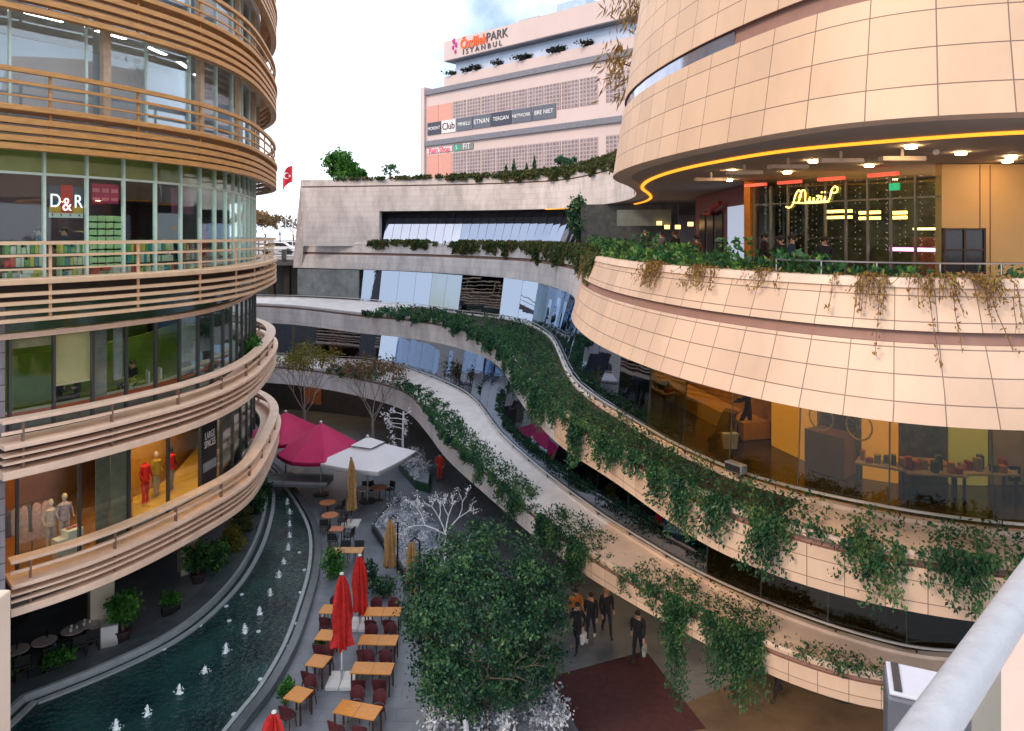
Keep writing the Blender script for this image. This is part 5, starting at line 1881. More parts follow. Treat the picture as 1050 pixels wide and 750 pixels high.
# pale round tables under the drum
for px, py, lab in ((17, 666, 'pale round table under the drum, leftmost of four'), (45.5, 657, 'pale round table under the drum, second from the left, empty'), (75, 645.5, 'pale round table with crockery under the drum, third from the left'), (88.5, 639.5, 'pale round table with crockery under the drum, beside the cream column')):
    g = G(px, py, .745)
    place_table('pale', ('round_table', .78, .78, True, pale_top), g.x, g.y, 0, lab, None)
    for i, (dx, dy, rz) in enumerate(((.45, -.42, 40), (-.5, -.25, 300))):
        place_chair('rattan', g.x + dx, g.y + dy, R(rz), 'black chair %s of the %s' % (('on the pool side', 'on the left side')[i], lab.replace(' under the drum', '').replace('with crockery', '')), 'black rattan chairs under the drum')
    if 'crockery' in lab:
        tw_ = thing('tea_set', 'white cups on the ' + lab.replace(' with crockery', ''), 'crockery', (g.x, g.y, .746))
        for dx, dy, r_ in ((.1, .05, .045), (-.12, .1, .045), (.0, -.14, .06)):
            MB().lathe([(r_ * .6, 0), (r_, .09), (r_ * .85, .085), (0, .02)], (dx, dy, 0), 12).build('cup', white_plaster, tw_)
g = G(113, 663)
cb = thing('white_cube', 'white box with dark edges standing between the cream column and the potted tree', 'box', (g.x - .1, g.y + .15, 0), R(25))
MB().box((0, 0, .38), (.55, .5, .74)).build('body', white_plaster, cb, bevel=.015)
MB().box((0, 0, .755), (.50, .45, .012)).build('top_plate', mat('grey_top_plate', (.5, .5, .5), .5), cb)

# ------------------------------------------------------------------ parasols
red_cloth = mat('bright_red_canvas', (.56, .022, .018), .75, var=.3, scale=7, bump=.8)
tan_cloth = mat('tan_canvas', (.42, .25, .10), .8, var=.3, scale=7, bump=.8)
crim = mat('crimson_canvas', (.50, .012, .10), .7, var=.12, scale=1)
white_cloth = mat('white_canvas', (.74, .72, .76), .8, var=.05, scale=1)


def closed_parasol(px, py_base, py_top, cloth, label, n=8, base=True, rad=.23, side_pole=False, low=.32, cap=None):
    g = G(px, py_base)
    H = 15 - (py_top - YH) * g.y / F
    t = thing('closed_parasol', label, 'parasol', g)
    if side_pole:
        MB().tube([(.30, .2, 0), (.30, .2, H * .96), (.10, .05, H + .12), (0, 0, H)], .04, 8).build('pole', dark_metal, t)
    else:
        MB().tube([(0, 0, .05), (0, 0, H + .02)], .032, 10).build('pole', white_plaster if cloth is red_cloth else leg_m, t)
    rr = random.Random(int(px))
    prof = []
    zs = [low * H, low * H + .05, .45 * H, .6 * H, .75 * H, .88 * H, .96 * H, H]
    rs = [rad * 1.05, rad * 1.0, rad * .82, rad * .95, rad * .8, rad * .58, rad * .34, .05]
    m_ = MB()
    NN = n * 4
    tw = [rr.uniform(.75, 1.2) for _ in range(n)]
    drop = [rr.uniform(-.18, .06) for _ in range(n)]
    vs = []
    for j in range(len(zs)):
        for k in range(NN):
            a_ = 2 * math.pi * k / NN
            f_ = .5 + .5 * math.cos(n * a_ + j * .35 + .3 * math.sin(j * 2.1 + a_)) * (1 if j < 7 else .2)
            r_ = rs[j] * (f_ * .75 + .35) * tw[(k // 4) % n]
            vs.append((r_ * math.cos(a_), r_ * math.sin(a_), zs[j] + (drop[(k // 4) % n] if j == 0 else 0)))
    fs = [[j * NN + k, j * NN + (k + 1) % NN, (j + 1) * NN + (k + 1) % NN, (j + 1) * NN + k] for j in range(len(zs) - 1) for k in range(NN)]
    fs += [list(range(NN))[::-1], [(len(zs) - 1) * NN + k for k in range(NN)]]
    m_.add(vs, fs)
    m_.build('canopy', cloth, t, smooth_angle=70)
    MB().lathe([(.05, 0), (.075, .02), (.06, .06), (.0, .08)], (0, 0, H - .01), 12).build('cap', cap or white_plaster, t)
    if base:
        for a, b in ((-1, -1), (1, -1), (1, 1), (-1, 1)):
            MB().box((a * .23, b * .23, .06), (.44, .44, .12)).build('base_slab', white_plaster, t, bevel=.01)
        MB().tube([(0, 0, .121), (0, 0, .45)], .045, 10).build('base_tube', steel, t)
    return t


closed_parasol(350.5, 700, 589, red_cloth, 'closed bright red parasol standing nearest, on four white base slabs', rad=.34, low=.36)
closed_parasol(369, 642, 570, red_cloth, 'closed bright red parasol just behind the nearest red one', rad=.30, low=.22)
closed_parasol(281, 790, 731, red_cloth, 'closed red parasol whose top pokes in at the bottom edge of the frame', rad=.34)
closed_parasol(360, 538, 470, tan_cloth, 'closed tan parasol on a white slab base in front of the big white parasol', rad=.26, low=.24, cap=mat('tan_cap', (.35, .2, .08), .6))
closed_parasol(400, 590, 532, tan_cloth, 'closed tan parasol on a dark side pole at the left of the kite-shaped bed', rad=.27, low=.16, base=False, side_pole=True, cap=dark_metal)
closed_parasol(422, 612, 555, tan_cloth, 'closed tan parasol on a dark side pole touching the evergreen crown', rad=.27, low=.10, base=False, side_pole=True, cap=dark_metal)


def open_parasol(px, py_top, Y, ztop, half, drop, cloth, label, square=True, rot=45, vent=False):
    x = (px - 525) / F * Y
    t = thing('open_parasol', label, 'parasol', (x, Y, 0))
    MB().tube([(0, 0, .1), (0, 0, ztop)], .045, 10).build('pole', steel, t)
    n = 4 if square else 8
    m_ = MB()
    rings = []
    sub = 6
    per = n * sub
    vs = []
    for j, f_ in enumerate((.02, .35, .7, 1.0, 1.0)):
        for k in range(per):
            i, u = divmod(k, sub)
            u /= sub
            a0_, a1_ = R(rot + 360 / n * i), R(rot + 360 / n * (i + 1))
            R0 = half * (1.414 if square else 1.05)
            p = Vector((math.cos(a0_), math.sin(a0_), 0)).lerp(Vector((math.cos(a1_), math.sin(a1_), 0)), u) * R0
            sag = .10 * math.sin(u * math.pi) * f_
            z = ztop - drop * f_ - sag * (1 if f_ > .1 else 0) * .6
            if j == 4:
                z -= .22
            vs.append((p.x * f_, p.y * f_, z))
    J = 5
    fs = [[j * per + k, (j + 1) * per + k, (j + 1) * per + (k + 1) % per, j * per + (k + 1) % per] for j in range(J - 1) for k in range(per)]
    fs.append([k for k in range(per)])
    m_.add(vs, fs)
    c_ = m_.build('canopy', cloth, t, smooth_angle=12)
    so_ = c_.modifiers.new('cloth', 'SOLIDIFY')
    so_.thickness = .015
    if vent:
        v_ = MB()
        vs = [(0, 0, ztop + .16)]
        for k in range(4):
            a_ = R(rot + 90 * k)
            vs.append((math.cos(a_) * half * .5, math.sin(a_) * half * .5, ztop - drop * .35 + .09))
        v_.add(vs, [[0, k + 1, (k + 1) % 4 + 1] for k in range(4)] + [[4, 3, 2, 1]])
        v_.build('vent_cap', cloth, c_)
        e_ = MB()
        for k in range(4):
            e_.tube([vs[k + 1], vs[(k + 1) % 4 + 1]], .022, 5)
        e_.build('vent_edge', dark_metal, c_)
    rb = MB()
    for k in range(n):
        a_ = R(rot + 360 / n * k)
        R0 = half * (1.414 if square else 1.05) * .97
        rb.tube([(0, 0, ztop - .12), (math.cos(a_) * R0, math.sin(a_) * R0, ztop - drop - .08)], .018, 5)
    rb.build('ribs', dark_metal, t)
    MB().lathe([(.06, 0), (.09, .05), (.07, .1), (0, .12)], (0, 0, ztop - .01 + (.17 if vent else 0)), 12).build('cap', white_plaster, t)
    MB().lathe([(.45, 0), (.45, .08), (.1, .11), (0, .11)], (0, 0, 0), 16).build('base', dark_metal, t)
    return t


open_parasol(377, 451, 40.4, 3.48, 1.98, .95, white_cloth, 'big open white square parasol with a vented top', rot=-68, vent=True)
open_parasol(329, 434, 41.5, 4.15, 2.3, 1.55, crim, 'open crimson parasol beside the big white one', square=False, rot=20)
open_parasol(293, 423, 45, 3.9, 2.3, 1.35, crim, 'open crimson parasol half hidden by the drum balcony', square=False, rot=10)


# ------------------------------------------------------------------ people
skin_m = mat('skin', (.50, .28, .19), .55, var=.06)
dk_cloth = mat('black_coat', (.014, .014, .018), .85, var=.3)
navy = mat('navy_cloth', (.02, .035, .08), .85, var=.25)
jeans = mat('dark_jeans', (.02, .025, .045), .85, var=.25)
oran = mat('orange_jacket', (.55, .17, .03), .8, var=.2)
shoe = mat('dark_shoe', (.02, .018, .016), .6)
shoe_w = mat('pale_shoe', (.55, .53, .52), .6)
hair_m = mat('dark_hair', (.018, .012, .009), .7, var=.3)
hair_b = mat('brown_hair', (.10, .05, .025), .7, var=.3)


def person(label, loc, rz, top=dk_cloth, low=jeans, shoes=shoe, pose='walk', hair=hair_m, bag=None, h=1.74, phase=1, long_coat=False, tight=False):
    t = thing('person', label, 'person', loc, rz)
    k = h / 1.74
    J = {'pelvis': (0, 0, .94), 'belly': (0, .01, 1.10), 'chest': (0, .0, 1.32), 'neck': (0, 0, 1.47), 'jaw': (0, .025, 1.545), 'crown': (0, .01, 1.665)}
    if pose in ('walk', 'push'):
        a = .30 * phase
        J.update(hl=(-.09, 0, .90), kl=(-.10, a * .55 + .05, .50), al=(-.10, a, .09), tl=(-.10, a + .17, .045),
                 hr=(.09, 0, .90), kr=(.10, -a * .35 + .07, .50), ar=(.10, -a - .05, .12), tr=(.10, -a + .11, .045))
        J.update(sl=(-.19, 0, 1.41), el=(-.25, -a * .4 - .02, 1.13), wl=(-.25, -a * .35 + .16, .93), sr=(.19, 0, 1.41), er=(.25, a * .4 - .04, 1.13), wr=(.24, a * .7 + .10, .91))
        if pose == 'push':
            J.update(el=(-.22, .12, 1.17), wl=(-.17, .40, 1.10), er=(.22, .12, 1.17), wr=(.17, .40, 1.10))
    elif pose == 'stand':
        J.update(hl=(-.09, 0, .90), kl=(-.10, .02, .50), al=(-.11, -.02, .09), tl=(-.13, .14, .045), hr=(.09, 0, .90), kr=(.10, .03, .50), ar=(.11, 0, .09), tr=(.14, .16, .045))
        J.update(sl=(-.19, 0, 1.41), el=(-.25, -.03, 1.13), wl=(-.22, .14, .95), sr=(.19, 0, 1.41), er=(.25, .0, 1.13), wr=(.16, .24, 1.08))
    else:   # sitting, seat at .45
        J.update({q: (x, y, z - .44) for q, (x, y, z) in list(J.items())})
        J.update(hl=(-.10, .02, .50), kl=(-.13, .42, .50), al=(-.13, .44, .09), tl=(-.13, .60, .045), hr=(.10, .02, .50), kr=(.13, .42, .50), ar=(.13, .40, .09), tr=(.14, .56, .045))
        J.update(sl=(-.19, 0, .97), el=(-.26, .10, .74), wl=(-.14, .34, .78), sr=(.19, 0, .97), er=(.26, .12, .74), wr=(.12, .36, .80))
    rad = dict(pelvis=.135, belly=.125, chest=.155, neck=.058, jaw=.078, crown=.088, hl=.10, kl=.066, al=.045, tl=.04, hr=.10, kr=.066, ar=.045, tr=.04, sl=.075, el=.05, wl=.034, sr=.075, er=.05, wr=.034)
    names = list(J)
    E = [('pelvis', 'belly'), ('belly', 'chest'), ('chest', 'neck'), ('neck', 'jaw'), ('jaw', 'crown'), ('pelvis', 'hl'), ('hl', 'kl'), ('kl', 'al'), ('al', 'tl'), ('pelvis', 'hr'), ('hr', 'kr'), ('kr', 'ar'), ('ar', 'tr'), ('chest', 'sl'), ('sl', 'el'), ('el', 'wl'), ('chest', 'sr'), ('sr', 'er'), ('er', 'wr')]
    V = {q: Vector(J[q]) * k for q in names}
    me = bpy.data.meshes.new('person_skeleton')
    me.from_pydata([V[q] for q in names], [(names.index(a), names.index(b)) for a, b in E], [])
    ob = bpy.data.objects.new('person_skeleton', me)
    COL.objects.link(ob)
    sk = ob.modifiers.new('skin', 'SKIN')
    for i, q in enumerate(names):
        r_ = rad[q] * k * (1.18 if q in ('pelvis', 'belly', 'chest', 'sl', 'sr', 'el', 'er') and top is not navy else 1)
        me.skin_vertices[0].data[i].radius = (r_, r_ * (.74 if q in ('pelvis', 'belly', 'chest') else 1))
    me.skin_vertices[0].data[0].use_root = True
    ss = ob.modifiers.new('sub', 'SUBSURF')
    ss.levels = ss.render_levels = 1
    dg = bpy.context.evaluated_depsgraph_get()
    ev = bpy.data.meshes.new_from_object(ob.evaluated_get(dg))
    bpy.data.objects.remove(ob)
    mb = MB()
    seg = [(V[a], V[b], a, b) for a, b in E]
    mats = [skin_m, top, low, shoes]

    def part_of(c):
        best = None
        for p, q, a, b in seg:
            d = q - p
            u = max(0, min(1, (c - p).dot(d) / max(d.length_squared, 1e-9)))
            dist = (c - (p + d * u)).length / (.5 * (rad[a] + rad[b]))
            if best is None or dist < best[0]:
                best = (dist, a, b, u)
        _, a, b, u = best
        if (a, b) in (('jaw', 'crown'), ('neck', 'jaw')):
            return 0
        if (a, b) == ('chest', 'neck'):
            return 0 if u > .92 else 1
        if b in ('wl', 'wr'):
            return 0 if u > .97 else 1
        if b in ('tl', 'tr'):
            return 3
        if b in ('al', 'ar'):
            return 3 if u > .93 else 2
        if a in ('pelvis',) and b in ('belly',):
            return 1
        if b in ('kl', 'kr', 'hl', 'hr'):
            return 1 if (long_coat and u < .7) else 2
        return 1
    fs = [list(p.vertices) for p in ev.polygons]
    ml = [part_of(p.center) for p in ev.polygons]
    mb.add([v.co.copy() for v in ev.vertices], fs, ml)
    # hands: palm plus five fingers grown from the wrist, nose, ears
    for w_, e_ in (('wl', 'el'), ('wr', 'er')):
        d = (V[w_] - V[e_]).normalized()
        sd_ = Vector((1, 0, 0)) if abs(d.x) < .8 else Vector((0, 1, 0))
        sd_ = (sd_ - d * sd_.dot(d)).normalized()
        n_ = d.cross(sd_)
        w = V[w_]
        mb.tube([w - d * .02, w + d * .04 * k, w + d * .085 * k], [.026 * k, .036 * k, .03 * k], 7, 0)
        for i, (o_, ln) in enumerate(((-.027, .058), (-.009, .07), (.009, .075), (.027, .066))):
            b0 = w + d * .08 * k + sd_ * o_
            mb.tube([b0, b0 + d * ln * .55 + n_ * .008, b0 + d * ln * .9 + n_ * .03], [.0095, .009, .006], 5, 0)
        b0 = w + d * .035 * k - sd_ * .03
        mb.tube([b0, b0 + d * .03 - sd_ * .02, b0 + d * .06 - sd_ * .022 + n_ * .015], [.012, .010, .007], 5, 0)
    hc = (V['jaw'] + V['crown']) * .5
    mb.tube([hc + Vector((0, .088, .012)), hc + Vector((0, .118, -.022)), hc + Vector((0, .09, -.03))], [.008, .016, .010], 5, 0)
    for sx in (-1, 1):
        mb.ball(hc + Vector((sx * .088, 0, -.005)), (.012, .022, .03), 0, 6, 5)
    me2 = mb.build('body', mats, t, smooth_angle=60)
    bpy.data.meshes.remove(ev)
    hm = MB()
    hm.ball(hc + Vector((0, -.022, .045)), (.104, .108, .088), 0, 12, 8)
    hm.build('hair', hair, t, smooth_angle=60)
    ey = MB()
    for sx in (-1, 1):
        ey.ball(hc + Vector((sx * .034, .086, .012)), (.012, .008, .008), 0, 6, 5)
    ey.ball(hc + Vector((0, .088, -.055)), (.026, .008, .006), 0, 6, 5)
    ey.build('eyes_and_mouth', mat('dark_features', (.05, .02, .02), .5), t)
    if bag:
        b = thing('carrier_bag', bag[1], 'bag', Vector(loc) + Matrix.Rotation(rz, 3, 'Z') @ (V['wl'] + Vector((-.03, .03, -.55))), rz)
        MB().add([(-.05, -.15, 0), (.05, -.15, 0), (.05, .15, 0), (-.05, .15, 0), (-.07, -.17, .34), (.07, -.17, .34), (.07, .17, .34), (-.07, .17, .34)], [[3, 2, 1, 0], [4, 5, 6, 7], [0, 1, 5, 4], [1, 2, 6, 5], [2, 3, 7, 6], [3, 0, 4, 7]]).build('sack', bag[0], b, bevel=.02)
        MB().tube([(0, -.08, .34), (0, -.03, .47), (0, .03, .47), (0, .08, .34)], .008, 5).build('handle', bag[0], b)
    return t


person('person in an orange jacket and tan trousers walking behind the dark-clad group', G(590.5, 651), R(200), oran, mat('tan_trousers', (.36, .16, .06), .8), phase=-1)
person('person in black walking with a white bag, nearest of the group by the carpet', G(592, 667), R(150), dk_cloth, dk_cloth, bag=(white_plaster, 'white carrier bag in the hand of the nearest walker in black'))
person('person in black coat with pale shoes, middle of the walking group', G(606, 656), R(165), dk_cloth, jeans, shoe_w, phase=-1)
person('person in black with a tan hood, right side of the walking group', G(622, 651), R(185), dk_cloth, jeans, shoe, hair=mat('tan_hood', (.45, .22, .07), .8))
person('person in black walking alone with a black-and-white bag right of the group', G(654, 677), R(160), dk_cloth, dk_cloth, phase=-1, bag=(mat('patterned_bag', (.6, .6, .6), .7, c2=(.05, .05, .05), scale=14), 'black-and-white bag carried by the lone walker'))
person('person in dark clothes mostly hidden under the lowest terrace, legs showing', G(798, 716), R(120), dk_cloth, dk_cloth)
person('person in a bright red coat standing beside the small green flower planter', G(451, 493), R(180), mat('bright_red_coat', (.60, .03, .02), .8), mat('bright_red_coat', (.60, .03, .02), .8), pose='stand', long_coat=True)
# gallery visitors behind the leaning glass
q = G(757, 450, 8.8)
person('person in a navy coat pushing a pushchair behind the gallery glass', (q.x + .3, q.y, 8.8), R(60), navy, jeans, pose='push')
q = G(734, 455, 8.8)
st = thing('pushchair', 'brown pushchair with a white bag on it behind the gallery glass', 'pushchair', (q.x + .25, q.y - .1, 8.8), R(60))
MB().add([(-.2, -.2, .45), (.2, -.2, .45), (.2, .3, .35), (-.2, .3, .35), (-.22, -.32, 1.0), (.22, -.32, 1.0), (.22, .02, 1.05), (-.22, .02, 1.05)], [[3, 2, 1, 0], [4, 5, 6, 7], [0, 1, 5, 4], [1, 2, 6, 5], [2, 3, 7, 6], [3, 0, 4, 7]]).build('seat', mat('brown_pushchair_cloth', (.12, .07, .03), .8), st, bevel=.04)
MB().tube([(-.2, -.45, 1.05), (-.2, .35, .25)], .014, 6).tube([(.2, -.45, 1.05), (.2, .35, .25)], .014, 6).tube([(-.2, -.45, 1.05), (.2, -.45, 1.05)], .016, 6).build('frame', dark_metal, st)
for x in (-.24, .24):
    for y in (-.3, .33):
        w_ = MB().lathe([(.02, -.02), (.12, -.02), (.13, 0), (.12, .02), (.02, .02)], (0, 0, 0), 12).build('wheel', black_m, st)
        w_.rotation_euler = (0, R(90), 0)
        w_.location = (x, y, .13)
q = G(735, 440, 9.7)
tag(MB().add([(-.16, -.08, 0), (.16, -.08, 0), (.16, .08, 0), (-.16, .08, 0), (-.2, -.1, .4), (.2, -.1, .4), (.2, .1, .4), (-.2, .1, .4)], [[3, 2, 1, 0], [4, 5, 6, 7], [0, 1, 5, 4], [1, 2, 6, 5], [2, 3, 7, 6], [3, 0, 4, 7]]).build('shopping_bag', white_plaster, loc=None), 'white bag with a yellow front hanging at the pushchair', 'bag').location = (G(733, 448, 9.45).x + .25, G(733, 448, 9.45).y - .55, 9.3)
for px, py, lab, tp_ in ((706, 408, 'person in grey standing farther inside the amber-lit gallery shop, left of the pushchair', mat('grey_coat', (.12, .11, .11), .8)), (735, 412, 'person in beige trousers standing inside the amber-lit gallery shop', mat('beige_coat', (.3, .22, .15), .8))):
    q = G(px, py, 8.82)
    person(lab, (q.x, q.y, 8.82), R(200), tp_, mat('beige_trousers', (.28, .2, .13), .8), pose='stand')
# a bicycle on show in the gallery shop
bq_ = at_s(off(cW2, .55), s_at_px(off(cW2, .55), 861))
bk_ = Vector((bq_[0], bq_[1] + .2, 0))
bc = thing('bicycle', 'dark bicycle with yellow-rimmed wheels on show behind the gallery glass', 'bicycle', (bk_.x, bk_.y - .2, 9.87), heading(cW2, s_at_px(cW2, 861)))
for x in (-.52, .52):
    ps = [(x + .34 * math.cos(a_), 0, .34 + .34 * math.sin(a_)) for a_ in np.linspace(0, 6.283, 25)]
    w_ = MB().tube(ps, .022, 6)
    for a_ in np.linspace(0, 6.283, 13)[:-1]:
        w_.tube([(x, 0, .34), (x + .33 * math.cos(a_), 0, .34 + .33 * math.sin(a_))], .004, 3)
    w_.build('wheel', mat('yellow_rim', (.45, .36, .05), .4), bc)
MB().tube([(-.52, 0, .34), (-.12, 0, .32), (.38, 0, .78), (-.18, 0, .80), (-.12, 0, .32)], .02, 6).tube([(-.52, 0, .34), (-.18, 0, .8), (-.22, 0, .95)], .018, 6).tube([(.52, 0, .34), (.38, 0, .78), (.35, 0, .98)], .018, 6).build('frame', black_m, bc)
MB().box((-.22, 0, .97), (.24, .1, .05)).build('saddle', black_m, bc, bevel=.02)
MB().tube([(.35, -.25, 1.0), (.35, .25, 1.0)], .014, 6).build('handlebar', black_m, bc)
# terrace guests, standing and walking behind the planting
TG = [(662, 239, 30, 'person with reddish hair on the top terrace, left part, behind the planting', dk_cloth, hair_b), (692, 241, 27, 'person with reddish-brown hair in black by the red shop front', dk_cloth, hair_b), (714, 246, 24, 'person in brown at the terrace near the poster screen', mat('brown_coat', (.14, .06, .03), .8), hair_m), (678, 241, 31, 'dark-haired person in grey on the terrace between two red-haired ones', mat('grey_wool', (.08, .08, .09), .8), hair_m), (784, 244, 20, 'dark-haired person in black at the left end of the restaurant window', dk_cloth, hair_m), (812, 246, 18.6, 'person in navy at the restaurant window below the script sign', navy, hair_m), (800, 247, 19.4, 'second dark-haired person at the restaurant window left of the navy one', dk_cloth, hair_m), (845, 248, 18, 'dark-clothed person at the restaurant window right of the script sign', dk_cloth, hair_m)]
for px, py, Y, lab, tp_, hr_ in TG:
    q = D(px, py, Y)
    person(lab, (q.x, q.y, 13.6), R(rnd.uniform(150, 260)), tp_, jeans, pose='stand', hair=hr_, h=max(1.3, q.z - 13.6 + .12))
# bookshop people
cs = off(ring3, -2.6)
for px, lab, tp_, ps in ((66, 'person in a navy shirt standing in the bookshop below its sign', navy, 'stand'), (40, 'person in a blue coat standing in the bookshop left of the sign', mat('blue_coat', (.03, .06, .18), .8), 'stand')):
    q = at_s(cs, s_at_px(cs, px))
    person(lab, (q[0], q[1], 13.6), R(130), tp_, jeans, pose=ps, h=1.62)


def sit(px, rc, d, z, lab, tp_, rz, hr_=hair_m):
    c = off(rc, d)
    q = at_s(c, s_at_px(c, px))
    person(lab, (q[0], q[1], z), rz, tp_, jeans, pose='sit', hair=hr_)
    s_ = thing('cafe_stool', 'dark stool under the ' + lab.replace(' in the green cafe', ''), 'stool', (q[0], q[1], z), rz)
    MB().box((0, 0, .365), (.36, .36, .05)).build('seat', black_m, s_, bevel=.02)
    MB().tube([(0, 0, .01), (0, 0, .34)], .03, 8).lathe([(.18, 0), (.18, .02), (0, .03)], (0, 0, 0), 12).build('pedestal', steel, s_)


sit(60, ring3, -2.2, 9.4, 'person with long dark hair at the left of the green cafe', dk_cloth, R(-60))
sit(80, ring3, -2.1, 9.4, 'person in black leaning in the green cafe below the cream blind', dk_cloth, R(120))
sit(136, ring3, -2.2, 9.4, 'person in black with fair hair in the green cafe right of the curtain', dk_cloth, R(150), hair_b)

# ------------------------------------------------------------------ shop contents, left building
# cafe counter along the glass
ct = off(ring3, -1.75)
seg = np.array([at_s(ct, s) for s in np.linspace(s_at_px(ct, -6), s_at_px(ct, 258), 50)])
cn = thing('cafe_counter', 'long cafe counter with an orange-red edge running along the second-floor glass', 'counter', (seg[20][0], seg[20][1], 9))
MB().plank(seg, -.02, .30, 9.84, 9.89).build('top', mat('pale_counter_top', (.5, .47, .42), .4), cn, world=True, smooth_angle=30)
MB().plank(seg, .30, .335, 9.74, 9.88).build('edge', mat('orange_red_edge', (.55, .09, .03), .5), cn, world=True, smooth_angle=30)
MB().plank(seg, .1, .14, 9.03, 9.82).build('front', mat('grey_brown_front', (.16, .14, .13), .6), cn, world=True, smooth_angle=30)
# partial green partition just inside
gp = off(ring3, -3.6)
seg = np.array([at_s(gp, s) for s in np.linspace(s_at_px(gp, -10), s_at_px(gp, 186), 40)])
tag(MB().plank(seg, -.06, .02, 9.02, 11.2).build('green_partition', mat('lime_green_paint', (.20, .33, .02), .7, var=.3, scale=.6), smooth_angle=30), 'long lime-green partition wall inside the second-floor cafe', 'partition')
bl = off(ring3, -1.22)
seg = np.array([at_s(bl, s) for s in np.linspace(s_at_px(bl, 57), s_at_px(bl, 92), 6)])
rb_ = thing('roller_blind', 'cream roller blind pulled halfway down in the cafe window', 'blind', (seg[0][0], seg[0][1], 10.5))
MB().plank(seg, -.012, .012, 10.55, 12.0).build('cloth', blind_m, rb_, world=True)
MB().plank(seg, -.02, .02, 10.50, 10.55).build('hem_bar', plank_m, rb_, world=True)
sg_ = np.array([at_s(bl, s) for s in np.linspace(s_at_px(bl, 11), s_at_px(bl, 52), 6)])
tag(MB().plank(sg_, -.012, .012, 11.75, 12.0).build('roller_blind', mat('tan_blind', (.45, .32, .20), .8)), 'tan roller blind rolled almost fully up, left of the cream blind', 'blind')


def curtain(px0, px1, d, z0, z1, m, lab, amp=.06):
    c = off(ring3, d)
    s0_, s1_ = s_at_px(c, px0), s_at_px(c, px1)
    pts = []
    for i in range(60):
        s = s0_ + (s1_ - s0_) * i / 59
        q = at_s(c, s)
        h = heading(c, s)
        o = amp * math.sin(i * .9)
        pts.append((q[0] + math.sin(h) * o, q[1] - math.cos(h) * o))
    tag(MB().plank(np.array(pts), -.012, .012, z0, z1).build('curtain', m, smooth_angle=60), lab, 'curtain')


drap = mat('taupe_curtain', (.30, .25, .23), .85, var=.25, scale=2)
curtain(97, 108, -1.45, 9.9, 12.0, drap, 'taupe curtain hanging beside the cream blind')
curtain(117, 124, -1.45, 10.3, 12.0, mat('grey_curtain', (.34, .32, .34), .85, var=.2), 'grey curtain hanging left of the fair-haired guest')
curtain(186, 203, -1.45, 9.9, 12.0, mat('white_grey_curtain', (.44, .42, .44), .85, var=.2), 'pale grey curtain farther right along the cafe glass')
c = off(ring3, -2.0)
for px, lab, mm in ((99, 'pink box standing on the cafe counter below the taupe curtain', mat('pink_box', (.65, .12, .22), .6)), (134, 'yellow-green flower bunch on the cafe counter', None), (153, 'white chair back seen at the cafe counter, left of two', white_plaster), (166, 'white chair back seen at the cafe counter, right of two', white_plaster)):
    q = at_s(off(ring3, -1.65), s_at_px(off(ring3, -1.65), px))
    if mm is None:
        t = thing('flower_bunch', lab, 'flowers', (q[0], q[1], 9.892))
        MB().leaves(rng.normal(size=(160, 3)) * (.12, .12, .08) + (0, 0, .22), .06).build('bloom', leaf_mat('yellow_bloom', [(0, (.10, .2, .02)), (1, (.6, .55, .1))]), t)
        MB().lathe([(.05, 0), (.06, .14), (.04, .13), (0, .02)], (0, 0, 0), 10).build('vase', white_plaster, t)
    elif 'chair' in lab:
        t = thing('white_chair', lab, 'chair', (q[0] - .5, q[1] + .45, 9.02), R(130))
        MB().box((0, 0, .45), (.42, .42, .05)).build('seat', mm, t, bevel=.02)
        MB().box((0, -.2, .95), (.42, .05, .5)).build('backrest', mm, t, bevel=.03)
        for a, b in ((-1, -1), (1, -1), (1, 1), (-1, 1)):
            MB().box((a * .18, b * .18, .21), (.04, .04, .42)).build('leg', steel, t)
    else:
        o = MB().box((0, 0, .13), (.36, .2, .26)).build('gift_box', mm, bevel=.01)
        o.location = (q[0], q[1], 9.892)
        o.rotation_euler = (0, 0, heading(c, s_at_px(c, px)))
        tag(o, lab, 'box')

# bookshop: sign panels, banner, book towers and shelves
bs = off(ring3, -1.16)


def win_panel(px0, px1, z0, z1, m, name, lab, cat, d=-1.16, rc=ring3, parent=None):
    c = off(rc, d)
    a, b = at_s(c, s_at_px(c, px0)), at_s(c, s_at_px(c, px1))
    h = math.atan2(b[1] - a[1], b[0] - a[0])
    m_ = (a + b) / 2
    o = MB().box((0, 0, 0), (np.linalg.norm(b - a), .03, z1 - z0), 0).build(name, m, parent)
    pl_ = root_loc(parent) if parent is not None else Vector((0, 0, 0))
    o.location = Vector((m_[0], m_[1], (z0 + z1) / 2)) - pl_
    o.rotation_euler = (0, 0, h)
    if lab:
        tag(o, lab, cat)
    return o, m_, h, np.linalg.norm(b - a)


navyp = mat('navy_sign_paint', (.05, .075, .13), .5)
redp = mat('red_sign_paint', (.62, .03, .03), .5)
goldp = mat('gold_sign_paint', (.65, .35, .05), .5)
whs = lamp_mat('lit_white_sign_letter', (.95, .95, .95), .55)
base, m_, h, wd = win_panel(50, 85, 15.62, 16.42, navyp, 'shop_sign', 'square bookshop sign with white letters D and R round a red stripe', 'sign')
u = Vector((math.cos(h), math.sin(h), 0))
nn = Vector((math.sin(h), -math.cos(h), 0))


def on_sign(dx, dz, w_, hh, m, d0=.018, nm='panel'):
    p = MB().box((dx, -d0, dz), (w_, .012, hh)).build(nm, m, base)


